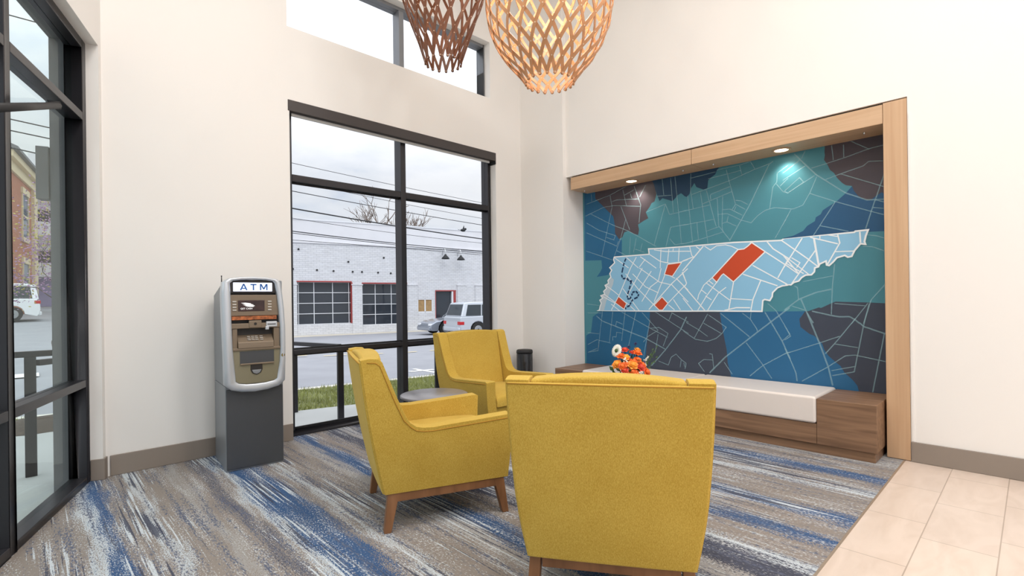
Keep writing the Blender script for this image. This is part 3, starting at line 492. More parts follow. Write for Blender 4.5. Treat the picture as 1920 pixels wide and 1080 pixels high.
# ---------------- window_2: clerestory
w2 = bpy.data.objects.new('window_2', None); COL.objects.link(w2); w2['kind'] = 'structure'; w2['label'] = 'clerestory window near the ceiling'; w2['category'] = 'window'
M['glareframe'] = plain('glare_lit_aluminium', rgb(128, 130, 134), 0.4, 0.2)  # black frame metal lightened, the window glare put into its colour
f = MB()
fr(CX0, CX0 + .02, CZ0 + .0, CZ1); fr(CX1 - .022, CX1, CZ0, CZ1); fr(CX0 + .02, CX1 - .022, CZ1 - .035, CZ1); fr(CX0 + .02, CX1 - .022, CZ0, CZ0 + .012); fr(2.955, 3.015, CZ0 + .012, CZ1 - .035)
f.obj('window_frame', 'glareframe', w2, bevel=0.003)
for (x0, x1) in ((CX0 + .02, 2.955), (3.015, CX1 - .022)): box_obj('window_pane', (x0, YF + .06, CZ0 + .012), (x1, YF + .066, CZ1 - .035), 'glass', w2)
# ---------------- window_3: slanted storefront
w3 = bpy.data.objects.new('window_3', None); COL.objects.link(w3); w3['kind'] = 'structure'; w3['label'] = 'black storefront window on the slanted wall'; w3['category'] = 'window'
w3.location = PC; w3.rotation_euler = (0, 0, LROT)
f = MB(); NF = -0.072
def fl3(s0, s1, z0, z1, n0=NF - 0.10, n1=NF): f.box((s0, n0, z0), (s1, n1, z1))
posts = [(S0, S0 + 0.07)] + [(1.185 + i * 1.22, 1.245 + i * 1.22) for i in range(4)]
for i, (a, b) in enumerate(posts): fl3(a, b, 0.0, 3.11, NF - (0.10 if i == 0 else 0.16), NF)
for i in range(4):
    a = posts[i][1]; b = posts[i + 1][0]
    fl3(a, b, 0, 0.05); fl3(a, b, 3.05, 3.11); fl3(a, b, 0.678, 0.730); fl3(a, b, 2.544, 2.598)
f.obj('window_frame', 'black', w3, bevel=0.004)
for i in range(4):
    a = posts[i][1]; b = posts[i + 1][0]
    for (z0, z1) in ((0.05, 0.678), (0.73, 2.544), (2.598, 3.05)):
        box_obj('window_pane', (a, NF - .066, z0), (b, NF - .06, z1), 'glass_green', w3)
# outside face of the opening: grey metal reveal
rv = MB(); rv.box((-0.35, -0.275, -0.05), (S0, -0.171, 3.112)); rv.box((-0.35, -0.275, 3.112), (11, -0.171, ZC)); rv.box((S1, -0.275, -.05), (11, -0.171, 3.112))
struct(rv.obj('trim_4', 'grey', loc=PC, rotz=LROT), 'grey metal cladding around the storefront outside', 'cladding')
# window bar
ob = MB(); a = LW(.56, -.055, 2.497); b = LW(2.62, .35, 2.30)
pa = Vector((.145, 4.14, 2.475)); pb = Vector((-.126, 2.758, 1.998))
ob.cyl(pa, pb, .019, n=12); ob.cyl(pa - Vector((.05, -.01, 0)), pa + Vector((.012, .02, .008)), .024, n=12)
tag(ob.obj('window_stay', 'blackm'), 'black stay bar fixed to the storefront transom', 'window stay')

# ---------------- roller shade cassette over the window
rs = thing('roller_shade', 'dark brown roller shade cassette across the window head', 'window shade', (0, 0, 0))
box_obj('cassette', (1.722, YB - 0.006, 3.002), (4.268, YB + 0.092, 3.101), 'shade', rs, 0.002)
box_obj('hem_bar', (1.77, YB + 0.04, 2.972), (4.20, YB + 0.058, 2.999), 'hem', rs, 0.003)
box_obj('end_cap', (4.252, YB - 0.004, 2.96), (4.268, YB + 0.09, 3.002), 'blackm', rs)

# ---------------- oak surround of the mural recess
ns = thing('oak_surround', 'light oak post and lit header framing the map mural', 'surround', (XN, 0.73, 0))
def NS(a, b): return tuple(Vector(a) - Vector((XN, 0.73, 0))), tuple(Vector(b) - Vector((XN, 0.73, 0)))
box_obj('post', *NS((XN - .006, 0.657, 0.004), (XM, 0.803, 2.731)), 'oakv', ns, 0.002)
for (y0, y1) in ((0.806, 2.360), (2.364, 3.905)):
    box_obj('header_panel', *NS((XN - .003, y0, 2.577), (XM, y1, 2.725)), 'oak', ns, 0.0025)
box_obj('gap_shade_filler', *NS((XN + .03, 0.806, 2.725), (XM, 3.905, 2.742)), 'blackm', ns)  # black filler set in the gap to stand in for its shade
for y in (0.95, 2.20, 2.52, 3.80):
    MB().cyl((0.135, y - .73, 2.577), (0.135, y - .73, 2.566), .010, .008, 12).ball((.135, y - .73, 2.566), .008, 10, 6).obj('bolt', 'chrome', ns)
for y, lab in ((3.15, 'recessed downlight in the oak header, by the corner pier'), (1.58, 'recessed downlight in the oak header, toward the oak post')):
    d = thing('recessed_downlight', lab, 'downlight', (4.925, y, 2.577), group='downlights in the oak header')
    MB().lathe([(.056, -.001), (.078, -.001), (.078, -.007), (.070, -.010), (.058, -.009), (.056, -.003)], 28).obj('trim_ring', 'oak', d)
    MB().lathe([(.001, -.004), (.056, -.004), (.056, -.0005), (.001, -.0005)], 28).obj('lens', 'downlight', d)
    L = bpy.data.lights.new('downlight_lamp', 'SPOT'); L.energy = 11; L.color = (1.0, 0.88, 0.74); L.spot_size = math.radians(120); L.spot_blend = 0.7; L.shadow_soft_size = 0.03
    lo = bpy.data.objects.new('downlight_lamp', L); COL.objects.link(lo); lo.parent = d; lo.location = (0.085, 0, -0.012); lo.rotation_euler = (0, math.radians(6), 0)

# ---------------- mural
mu = MB()
XS = 5.098
mats = ['m_teal', 'm_navy', 'm_brown', 'm_blue', 'm_navyblue', 'm_charcoal', 'm_blue2', 'm_state', 'm_grey', 'm_red', 'm_river', 'm_road', 'm_white']
for n, c in (('m_teal', (72, 133, 148)), ('m_navy', (34, 66, 94)), ('m_brown', (76, 70, 78)), ('m_blue', (38, 98, 138)), ('m_navyblue', (40, 84, 122)), ('m_charcoal', (64, 71, 86)), ('m_blue2', (44, 100, 142)), ('m_state', (138, 190, 222)), ('m_grey', (182, 200, 212)), ('m_red', (196, 74, 42)), ('m_river', (22, 52, 92)), ('m_white', (232, 238, 242))):
    M[n] = plain(n, rgb(*c), 0.45, spec=0.3)
# road lines: printed as a half tint over whatever field they cross
def roadmat():
    m = bpy.data.materials.new('m_road'); m.use_nodes = True; nt = m.node_tree; nt.nodes.clear()
    out = nt.nodes.new('ShaderNodeOutputMaterial'); mx = nt.nodes.new('ShaderNodeMixShader'); mx.inputs['Fac'].default_value = 0.32
    t = nt.nodes.new('ShaderNodeBsdfTransparent'); d = nt.nodes.new('ShaderNodeBsdfDiffuse'); d.inputs['Color'].default_value = rgb(176, 220, 232)
    nt.links.new(t.outputs[0], mx.inputs[1]); nt.links.new(d.outputs[0], mx.inputs[2]); nt.links.new(mx.outputs[0], out.inputs['Surface'])
    return m
M['m_road'] = roadmat()
YLO, YHI, ZLO, ZHI = 0.70, YP - 0.002, 0.40, 2.60
def clampp(p): return (min(max(p[0], YLO), YHI), min(max(p[1], ZLO), ZHI))
mu.box((XS, YLO, ZLO), (XM, YHI, ZHI), 0)
LAY = [0.0]                          # each printed shape lies a hair above the one before
def poly(pts, layer, mi):
    pts = [clampp(p) for p in pts]; q = []
    for p in pts:
        if not q or (abs(p[0] - q[-1][0]) + abs(p[1] - q[-1][1])) > 1e-4: q.append(p)
    LAY[0] += 2e-5; x = XS - LAY[0]
    vs = [(x, a, b) for a, b in q]
    from mathutils.geometry import tessellate_polygon
    tr = tessellate_polygon([[Vector(v) for v in vs]])
    mu.add(vs, [tuple(t) for t in tr], mi)
def strip(pts, w, layer, mi):
    LAY[0] += 2e-5; x = XS - LAY[0]; pts = [Vector(p) for p in pts]; n = len(pts)
    dd = [(pts[i + 1] - pts[i]) for i in range(n - 1)]
    dd = [d.normalized() if d.length > 1e-6 else Vector((1, 0)) for d in dd]
    L = []; R = []
    for i in range(n):
        a = dd[max(i - 1, 0)]; b = dd[min(i, n - 2)]; d = a + b
        d = d.normalized() if d.length > 1e-3 else b
        k = max(0.55, abs(d.dot(b))); nn = Vector((-d.y, d.x)) * (w / k)
        L.append(clampp(pts[i] + nn)); R.append(clampp(pts[i] - nn))
    vs = [(x, p[0], p[1]) for p in L] + [(x, p[0], p[1]) for p in R]
    mu.add(vs, [(i, i + 1, n + i + 1, n + i) for i in range(n - 1)], mi)
keyc = {'navy': 1, 'brown': 2, 'blue': 3, 'navyblue': 4, 'charcoal': 5, 'blue2': 6}
for k, (c, p) in enumerate(MREG): poly(p, 1 + 0.12 * k, keyc[c])
for w, p in MROAD: strip(p, 0.0052 * (0.75 + 0.55 * (w - 1)), 4, 11)
poly(MSTATE, 6, 7)
for p in MGREY: poly(p, 7, 8)
for w, p in MSROAD: strip(p, 0.0044 * w, 8, 12)
for p in MRED: poly(p, 9, 9)
for p in MRED: strip(p + [p[0]], 0.005, 10, 12)
def resample(p, st):
    out = []; acc = 0; p = [Vector(q) for q in p]
    segs = []
    for a, b in zip(p, p[1:]): segs.append((a, b, (b - a).length))
    return segs
for i, (a, b) in enumerate(zip(MRIV, MRIV[1:])):
    a = Vector(a); b = Vector(b); n = max(1, int((b - a).length / 0.06)); 
    for j in range(n):
        p = a + (b - a) * (j / n); q = a + (b - a) * ((j + .72) / n); strip([p, q], 0.0095, 11, 10)
tag(mu.obj('map_mural', mats, recalc=False), 'blue printed map mural of a long state in the recess', 'mural')

# ---------------- bench in the recess
be = thing('banquette_bench', 'low brown wood bench along the map mural', 'bench', (4.5, 2.38, 0))
def BE(a, b): return tuple(Vector(a) - Vector((4.5, 2.38, 0))), tuple(Vector(b) - Vector((4.5, 2.38, 0)))
BX = 5.09
box_obj('plinth', *BE((4.527, 0.832, 0.0), (BX, 3.93, 0.078)), 'walnut', be, 0.002)
box_obj('base_rail', *BE((4.502, 1.212, 0.078), (BX, 3.548, 0.236)), 'walnut', be, 0.002)
for (y0, y1) in ((0.818, 1.210), (3.550, 3.955)): box_obj('end_block', *BE((4.50, y0, 0.078), (BX, y1, 0.436)), 'walnut', be, 0.003)
for (y0, y1) in ((1.213, 2.379), (2.381, 3.547)):
    box_obj('seat_cushion', *BE((4.488, y0, 0.238), (BX, y1, 0.452)), 'leather', be, 0.022, 5)

# ---------------- armchairs
def chairW(z):
    K = [(0.0, .645), (.206, .655), (.30, .685), (.40, .712), (.5, .732), (.72, .755), (.96, .768)]
    for (a, w0), (b, w1) in zip(K, K[1:]):
        if z <= b: return w0 + (w1 - w0) * (z - a) / (b - a)
    return K[-1][1]
def rear(z): return -0.015 - 0.124 * max(0, (z - .206)) / .736 - 0.012 * math.sin(PI * min(1, max(0, (z - .206) / .736)))
def make_chair(label):
    c = thing('armchair', label, 'armchair', group='mustard armchairs around the low table')
    top = [(-.139, .944), (-.095, .951), (-.05, .948), (-.028, .93), (-.01, .883), (.028, .785), (.05, .73), (.073, .679), (.095, .630), (.118, .592), (.150, .568), (.19, .559), (.25, .557), (.34, .563), (.44, .569), (.55, .576), (.66, .583), (.705, .586), (.722, .578)]
    nT = len(top); rows = 9
    for sg in (1, -1):
        m = MB(); g_out = []; g_in = []
        for j in range(rows):
            q = j / (rows - 1); ro = []; ri = []
            for i, (s, z) in enumerate(top):
                b = rear(.206) + (.70 - rear(.206)) * (i / (nT - 1)) ** 1.15; zz = .206 + (z - .206) * q
                ss = b + (s - b) * q
                if i == 0: ss = rear(zz)
                w = chairW(zz) / 2
                # chair's right side is local -y
                ro.append((ss, sg * w, zz)); ri.append((ss, sg * (w - .088 - .012 * max(0, zz - .55)), zz))
            g_out.append(ro); g_in.append(ri)
        N = rows * nT
        vs = [p for r in g_out for p in r] + [p for r in g_in for p in r]; fs = []
        for j in range(rows - 1):
            for i in range(nT - 1):
                a = j * nT + i; fs.append((a, a + 1, a + nT + 1, a + nT)); fs.append((N + a, N + a + nT, N + a + nT + 1, N + a + 1))
        for i in range(nT - 1):
            a = (rows - 1) * nT + i; fs.append((a, a + 1, N + a + 1, N + a)); fs.append((i, N + i, N + i + 1, i + 1))
        for j in range(rows - 1):
            a = j * nT; fs.append((a, a + nT, N + a + nT, N + a)); a = j * nT + nT - 1; fs.append((a, N + a, N + a + nT, a + nT))
        m.add(vs, fs, 0, True)
        side = m.obj('side_panel', 'velvet', c, bevel=0.016, seg=3)
        # welt seam just below the rim on the outer face
        pts = []
        for (s, z) in top[1:-1]:
            zz = z - .022; pts.append((s + (.012 if s < .1 else 0.0) * -1, sg * (chairW(zz) / 2 + .0005), zz))
        MB().tube(pts, .0028, 6).obj('welt', 'seam', side)
    # backrest between the sides, crowned on top
    m = MB(); lv = [.30, .42, .52, .62, .72, .82, .90, .944]; out = []
    nt_ = 9
    front = []; back = []
    for z in lv:
        fr_, bk = [], []
        for k in range(nt_):
            u = -1 + 2 * k / (nt_ - 1); w = chairW(z) / 2 - .092
            th = .165 - .07 * (z - .30) / .64 + .018 * (1 - u * u)
            zz = z + (.018 * (1 - u * u) if z > .92 else 0)
            fr_.append((rear(z) + th + .018, u * w, zz)); bk.append((rear(z) + .012, u * w, zz))
        front.append(fr_); back.append(bk)
    ring = [f_ + b_[::-1] for f_, b_ in zip(front, back)]
    m.grid(ring, closed=True); m.add(ring[-1], [tuple(range(len(ring[-1])))], 0, True); m.add(ring[0], [tuple(range(len(ring[0])))[::-1]], 0, True)
    m.obj('backrest', 'velvet', c, bevel=0.016, seg=3)
    # outside back panel with its seam line
    m = MB(); lv = [.208, .26, .32, .40, .48, .58, .68, .78, .88, .934]
    ring = []
    for z in lv:
        w = chairW(z) / 2 - .004
        ring.append([(rear(z) - .010, -w, z), (rear(z) - .014, -w * .5, z), (rear(z) - .015, 0, z), (rear(z) - .014, w * .5, z), (rear(z) - .010, w, z), (rear(z) + .016, w, z), (rear(z) + .016, -w, z)])
    m.grid(ring, closed=True); m.add(ring[-1], [tuple(range(7))], 0); m.add(ring[0], [tuple(range(7))[::-1]], 0)
    bp_ = m.obj('outer_back', 'velvet', c, bevel=0.009, seg=3)
    w = chairW(.92) / 2 - .006
    MB().tube([(rear(.93) - .0105, -w, .930), (rear(.93) - .0145, 0, .930), (rear(.93) - .0105, w, .930)], .0028, 6).obj('welt', 'seam', bp_)
    # seat
    w = chairW(.40) / 2 - .092
    box_obj('seat_base', (.04, -w, .21), (.690, w, .365), 'velvet', c, .012, 3)
    m = MB(); rw = []
    for s, dz in ((.10, -.02), (.13, 0), (.25, .008), (.40, .012), (.55, .010), (.66, .004), (.705, -.012), (.722, -.045)):
        rw.append([(s, w * u * .99, .465 + dz - .02 * abs(u) ** 6) for u in (-1, -.9, -.5, 0, .5, .9, 1)])
    bt = [[(p[0], p[1], .367) for p in r] for r in (rw[0], rw[-1])]
    m.grid(rw); n7 = 7
    m.grid([rw[0], bt[0]]); m.grid([rw[-1], bt[1]]); m.grid([[r[0] for r in rw], [(r[0][0], r[0][1], .367) for r in rw]]); m.grid([[r[-1] for r in rw], [(r[-1][0], r[-1][1], .367) for r in rw]])
    m.obj('seat_cushion', 'velvet', c, bevel=.012, seg=3)
    # timber base
    hw = .655 / 2 - .006
    m = MB(); m.box((.03, hw - .028, .158), (.66, hw, .206)); m.box((.03, -hw, .158), (.66, -hw + .028, .206)); m.box((.004, -hw + .05, .158), (.032, hw - .05, .206)); m.box((.64, -hw + .05, .158), (.668, hw - .05, .206))
    m.obj('base_rail', 'legwood', c, .003)
    for sx, sg in ((0, 1), (0, -1), (1, 1), (1, -1)):
        m = MB(); y1 = sg * hw; y0 = sg * (hw - .045)
        if sx == 0: T = (0.002, .066); B = (-.022, .016)
        else: T = (.612, .676); B = (.662, .70)
        yo = sg * .014
        vs = [(B[0], y0 * .985 + yo, 0), (B[1], y0 * .985 + yo, 0), (B[1], y1 + yo, 0), (B[0], y1 + yo, 0), (T[0], y0, .206), (T[1], y0, .206), (T[1], y1, .206), (T[0], y1, .206)]
        m.add(vs, [(0,3,2,1),(4,5,6,7),(0,1,5,4),(1,2,6,5),(2,3,7,6),(3,0,4,7)])
        m.obj('leg', 'legwood', c, .004)
    return c
chA = make_chair('mustard velvet armchair by the window corner, its front turned to the low table')
chA.location = (3.118, 3.765, 0); chA.rotation_euler = (0, 0, math.radians(-96.2))
dup(chA, (1.510, 2.735, 0), math.radians(-21.45), 'mustard velvet armchair in side view with both back legs showing')
dup(chA, (1.652, 1.178, 0), math.radians(33.6), 'mustard velvet armchair nearest, seen squarely from behind')

# ---------------- side table
st = thing('side_table', 'round grey side table between two armchairs', 'table', (2.205, 3.150, 0))
MB().lathe([(.001, .55), (.245, .55), (.252, .546), (.252, .532), (.245, .528), (.001, .528)], 48).obj('table_top', 'steel', st)
MB().lathe([(.022, .02), (.022, .528)], 16).obj('pedestal', 'blackm', st)
MB().lathe([(.001, 0), (.17, 0), (.17, .008), (.03, .02), (.001, .02)], 32).obj('table_base', 'blackm', st)
# ---------------- low table with the flowers
ct = thing('coffee_table', 'low round table under the orange flowers, behind the nearest armchair', 'table', (3.17, 2.10, 0))
MB().lathe([(.001, .44), (.30, .44), (.306, .434), (.306, .418), (.30, .412), (.001, .412)], 48).obj('table_top', 'walnut', ct)
for k in range(3):
    a = 2 * PI * k / 3
    MB().cyl((.12 * math.cos(a), .12 * math.sin(a), .412), (.22 * math.cos(a), .22 * math.sin(a), 0), .018, .012, 12).obj('leg', 'legwood', ct)
fa = thing('flower_arrangement', 'orange and white flowers in a low vase before the white bench', 'flowers', (3.20, 2.08, 0.44))
MB().lathe([(.001, 0), (.062, 0), (.078, .03), (.082, .09), (.070, .15), (.064, .165), (.058, .165), (.064, .145), (.001, .10)], 28).obj('vase', 'vase', fa)
# image-plane-free layout: r = to the right along the bench, up, toward the room
rv_ = Vector((.721, -.693, 0)); fv_ = Vector((-.693, -.721, 0))
def FP(r, z, d): return rv_ * r + fv_ * d + Vector((0, 0, z))
def bloom(pos, rad, mat, seed, kind='rose'):
    rn = random.Random(seed); m = MB()
    ax = (Vector(pos) - Vector((0, 0, .20))).normalized() + fv_ * .5; ax.normalize()
    q = ax.to_track_quat('Z', 'Y').to_matrix().to_4x4(); q.translation = Vector(pos)
    m.ball((0, 0, 0), rad * .5, 10, 6, 0, (1, 1, .9)); mm = MB()
    mm.add(m.v, m.f, 0, True, q)
    for layer, (n, tilt, sz) in enumerate(((4, .25, .72), (5, .55, .92), (6, .95, 1.08))):
        for k in range(n):
            a = 2 * PI * (k + .5 * layer + rn.random() * .3) / n; t = tilt + rn.uniform(-.1, .1)
            rows = []
            for i in range(5):
                v = i / 4; bend = t + (v - .3) * .7
                rr = []
                for j in range(5):
                    u = (j - 2) / 2; wv = math.sin(PI * min(1, v * .9 + .12)) * .55 * sz
                    x = math.sin(bend) * v * sz * .95 + .10; z = math.cos(bend) * v * sz * 1.0 - .35 + (1 - u * u) * -.05
                    y = u * wv; x -= abs(u) ** 2 * .18 * sz * (1.1 - t)
                    rr.append((rad * (x * math.cos(a) - y * math.sin(a)), rad * (x * math.sin(a) + y * math.cos(a)), rad * z))
                rows.append(rr)
            n0 = len(mm.v); mm.grid([[q @ Vector(p) for p in r] for r in rows])
    o = mm.obj('bloom', mat, fa, recalc=False)
    md = o.modifiers.new('thick', 'SOLIDIFY'); md.thickness = .0012
    MB().tube([tuple(Vector(pos) - ax * rad * .3), tuple(Vector(pos) * .5 + Vector((0, 0, .05))), (0, 0, .10)], .003, 5).obj('stem', 'leaf', fa)
BL = [(-.075,.395,.03,.036,'petal1'),(-.035,.435,.0,.034,'petal3'),(-.040,.385,.05,.034,'petal2'),(.055,.415,.02,.040,'petal1'),(.05,.365,.05,.034,'petal1'),(.02,.415,.0,.027,'petal3'),(-.105,.335,.05,.044,'petal2'),(-.075,.325,.09,.036,'petal1'),(-.035,.335,.08,.034,'petal1'),(0,.335,.10,.042,'petal2'),(.015,.355,.07,.034,'petal1'),(.065,.315,.08,.040,'petal3'),(.085,.33,.05,.032,'petal1'),(-.06,.295,.10,.030,'petal3'),(-.005,.285,.11,.038,'petal1'),(-.02,.26,.10,.040,'petal3'),(.115,.275,.06,.040,'petal1'),(.03,.265,.10,.034,'petal1'),(-.02,.365,.05,.026,'petal3'),(.06,.435,.0,.028,'petal2')]
for i, (r, z, d, rad, mt) in enumerate(BL): bloom(FP(r, z, d), rad * .92, mt, i)
# white daisy-like flower, white sprigs, blue thistles, leaves
def daisy(pos, rad, seed):
    m = MB(); ax = (rv_ * -.75 + fv_ * .5 + Vector((0, 0, .3))).normalized(); q = ax.to_track_quat('Z', 'Y').to_matrix().to_4x4(); q.translation = Vector(pos)
    for k in range(22):
        a = 2 * PI * k / 22
        rows = [[(rad * v * math.cos(a) - u * w * math.sin(a), rad * v * math.sin(a) + u * w * math.cos(a), rad * .18 * v * (1 - v)) for u in (-1, 1)] for v, w in ((.15, .002), (.6, .006), (.9, .005), (1, .001))]
        m.grid([[q @ Vector(p) for p in r] for r in rows], 0)
    b = MB(); b.ball((0, 0, .004), rad * .28, 10, 6, 1); m.add(b.v, b.f, 1, True, q)
    o = m.obj('bloom', ['petalw', 'leaf'], fa, recalc=False); md = o.modifiers.new('t', 'SOLIDIFY'); md.thickness = .001
    MB().tube([tuple(pos), (0, 0, .1)], .003, 5).obj('stem', 'leaf', fa)
daisy(FP(-.095, .425, .0), .05, 3)
def sprig(pos, h, mat, seed, lean):
    rn = random.Random(seed); m = MB(); top_ = Vector(pos)
    base = Vector((0, 0, .12)); pts = [base, base.lerp(top_, .6) + Vector((0, 0, .02)), top_]
    m.tube([tuple(p) for p in pts], .002, 5, 1)
    for k in range(26):
        v = k / 26; c = top_ - (top_ - pts[1]).normalized() * h * (1 - v) ; sp_ = .013 * (1 - v) + .003
        m.ball(tuple(c + Vector((rn.uniform(-1, 1), rn.uniform(-1, 1), rn.uniform(-1, 1))) * sp_), .006 * (1.1 - v * .5), 6, 4, 0)
    m.obj('sprig', [mat, 'leaf'], fa)
sprig(FP(.135, .385, .02), .085, 'petalw', 1, .3); sprig(FP(.06, .285, .12), .05, 'petalw', 2, .1)
sprig(FP(-.05, .38, .07), .03, 'petalw', 5, .1)
for i, (r, z, d) in enumerate(((-.005, .455, 0), (.045, .475, .0), (.10, .34, .03))):
    m = MB(); c = FP(r, z, d); rn = random.Random(i)
    for k in range(40):
        v = Vector((rn.gauss(0, 1), rn.gauss(0, 1), rn.gauss(0, 1))).normalized(); m.cyl(tuple(c), tuple(c + v * .016), .0022, .0004, 5)
    m.tube([tuple(c), tuple(c * .5 + Vector((0, 0, .05))), (0, 0, .1)], .002, 5, 1); m.obj('thistle', ['thistle', 'leaf'], fa)
m = MB(); rn = random.Random(4)
for k in range(90):
    a = rn.uniform(0, 2 * PI); el = rn.uniform(-.1, 1.2); R_ = rn.uniform(.08, .15)
    c = Vector((math.cos(a) * math.cos(el) * R_, math.sin(a) * math.cos(el) * R_, .20 + math.sin(el) * R_ * 1.25)); d = (c - Vector((0, 0, .15))).normalized()
    side = d.cross(Vector((rn.gauss(0, 1), rn.gauss(0, 1), rn.gauss(0, 1)))).normalized(); L_ = rn.uniform(.03, .055); w_ = L_ * .28; nn = d.cross(side) * .006
    m.add([c - d * L_ * .5, c + side * w_ + nn, c + d * L_ * .5, c - side * w_ + nn], [(0, 1, 2, 3)], 0, True)
for (r, z, d) in ((.19, .40, -.03), (.21, .44, -.03), (.17, .42, 0), (.20, .36, .0)):
    c = FP(r, z, d); m.tube([(0, 0, .12), tuple(c * .5 + Vector((0, 0, .08))), tuple(c)], .0016, 4)
    for k in range(6):
        v = .5 + k * .09; p = Vector((0, 0, .12)).lerp(c, v) + Vector((0, 0, .02)); sd = Vector((0, 0, 1)) * .012 * (1 if k % 2 else -1); m.add([p, p + sd + rv_ * .008, p + rv_ * .02 + sd * 1.2, p + rv_ * .012], [(0, 1, 2, 3)], 0)
o = m.obj('foliage', 'leaf', fa, recalc=False); o['kind'] = 'stuff'

# ---------------- black bin in the corner
bn = thing('pedal_bin', 'slim glossy black bin standing in the corner by the pier', 'bin', (4.52, 4.48, 0))
MB().lathe([(.001, 0), (.098, 0), (.102, .01), (.102, .565), (.098, .575), (.001, .575)], 40).obj('bin_body', 'binblack', bn)
MB().lathe([(.001, .577), (.104, .577), (.104, .60), (.098, .618), (.085, .622), (.001, .622)], 40).obj('lid', 'blackm', bn)
MB().cyl(tuple(fv_ * .100 + Vector((0, 0, .46))), tuple(fv_ * .108 + Vector((0, 0, .46))), .014, .014, 16).obj('button', 'dark', bn)
# ------------------------------------------------------------------ cash machine
at = thing('cash_machine', 'silver and charcoal ATM cash machine by the window wall', 'ATM', (1.046, 4.150, 0), math.atan2(-.0957, .9954))
# cabinet: x 0-.40 wide, y 0 (front) to .49 (back); the upper shell leans forward
MB().box((0.0, 0.004, 0.0), (.40, .488, .63)).obj('cabinet', 'silverside', at, .004)
d_ = MB().box((.004, -.006, .012), (.396, .006, .61)).obj('cabinet_door', 'door_grey', at, .006)
m = MB(); m.prism([(.0, .632), (.488, .632), (.488, 1.318), (.06, 1.412), (.0, 1.425)], 'x', .0, .40); m.obj('upper_cabinet', 'silverside', at, .006)
# silver bezel
outer = [(-.013,.650),(.03,.610),(.10,.590),(.19,.582),(.28,.590),(.36,.610),(.402,.650),(.404,.80),(.404,.92),(.404,1.06),(.398,1.20),(.388,1.32),(.378,1.405),(.355,1.434),(.28,1.446),(.19,1.450),(.10,1.446),(.02,1.434),(-.020,1.405),(-.028,1.32),(-.026,1.20),(-.022,1.06),(-.018,.92),(-.015,.80)]
inner = [(.060,.672),(.080,.657),(.13,.648),(.19,.645),(.26,.648),(.32,.657),(.343,.672),(.362,.80),(.368,.92),(.366,1.06),(.358,1.20),(.348,1.32),(.336,1.400),(.322,1.418),(.27,1.425),(.19,1.428),(.11,1.425),(.05,1.418),(.030,1.400),(.032,1.32),(.033,1.20),(.036,1.06),(.040,.92),(.050,.80)]
def yfront(z): return -.062 - .022 * math.sin(PI * min(1, max(0, (z - .58) / .87)))
rings = []
n = len(outer)
def mid(p, q, t): return (p[0] + (q[0] - p[0]) * t, p[1] + (q[1] - p[1]) * t)
rings.append([(p[0], .004, p[1]) for p in outer])
rings.append([(p[0], yfront(p[1]) + .018, p[1]) for p in outer])
rings.append([(mid(p, q, .12)[0], yfront(p[1]) + .004, mid(p, q, .12)[1]) for p, q in zip(outer, inner)])
rings.append([(mid(p, q, .45)[0], yfront(p[1]) - .002, mid(p, q, .45)[1]) for p, q in zip(outer, inner)])
rings.append([(mid(p, q, .85)[0], yfront(p[1]) + .004, mid(p, q, .85)[1]) for p, q in zip(outer, inner)])
rings.append([(q[0], yfront(q[1]) + .012, q[1]) for q in inner])
rings.append([(q[0], .0, q[1]) for q in inner])
m = MB(); m.grid(rings, closed=True); m.obj('bezel', 'silver', at)
MB().box((-.016, -.058, .917), (.403, .0, .9205)).obj('seam_line', 'dark', at)
# fascia pieces inside the bezel
fz = [(q[0], q[1]) for q in inner]
def clipz(z0, z1, inset=.004):
    """outline of the bezel opening between two heights"""
    Lf = [q for q in inner if q[0] < .19]; Rt = [q for q in inner if q[0] > .19]
    Lf = sorted(Lf, key=lambda q: q[1]); Rt = sorted(Rt, key=lambda q: q[1])
    def xat(S, z):
        if z <= S[0][1]: return S[0][0]
        for a, b in zip(S, S[1:]):
            if a[1] <= z <= b[1]: return a[0] + (b[0] - a[0]) * (z - a[1]) / max(1e-6, b[1] - a[1])
        return S[-1][0]
    zs = sorted({z0, z1} | {q[1] for q in inner if z0 < q[1] < z1})
    return [(xat(Lf, z) + inset * 0, z) for z in zs] + [(xat(Rt, z), z) for z in zs[::-1]]
MB().prism(clipz(.648, 1.426), 'y', -.012, .002).obj('fascia_back', 'dark', at)
MB().prism(clipz(.648, .900), 'y', -.060, -.004).obj('lower_fascia', 'olive', at, .004)
MB().prism(clipz(1.155, 1.312), 'y', -.050, -.004).obj('screen_surround', 'bronze', at, .004)
MB().prism(clipz(1.325, 1.424), 'y', -.040, -.004).obj('sign_surround', 'dark', at, .003)
sg = box_obj('sign', (.052, -.050, 1.338), (.318, -.038, 1.404), 'sign_white', at, .003)
m = MB()
def stroke(p, q, w):
    p = Vector(p); q = Vector(q); d = (q - p).normalized(); nn = Vector((-d.y, d.x)) * w / 2
    m.prism([tuple(p + nn), tuple(q + nn), tuple(q - nn), tuple(p - nn)], 'y', -.0518, -.0498)
Z0, Z1, SW = 1.3475, 1.3945, .0092
stroke((.100, Z0), (.121, Z1), SW); stroke((.121, Z1), (.142, Z0), SW); stroke((.108, Z0 + .014), (.134, Z0 + .014), SW * .8)
stroke((.166, Z1 - SW / 2), (.208, Z1 - SW / 2), SW); stroke((.187, Z1), (.187, Z0), SW)
stroke((.236, Z0), (.236, Z1), SW); stroke((.238, Z1), (.258, Z0 + .008), SW); stroke((.258, Z0 + .008), (.278, Z1), SW); stroke((.280, Z0), (.280, Z1), SW)
m.obj('sign_lettering', 'sign_blue', sg)
sc_ = box_obj('screen', (.082, -.053, 1.190), (.262, -.048, 1.272), 'screen', at, .002)
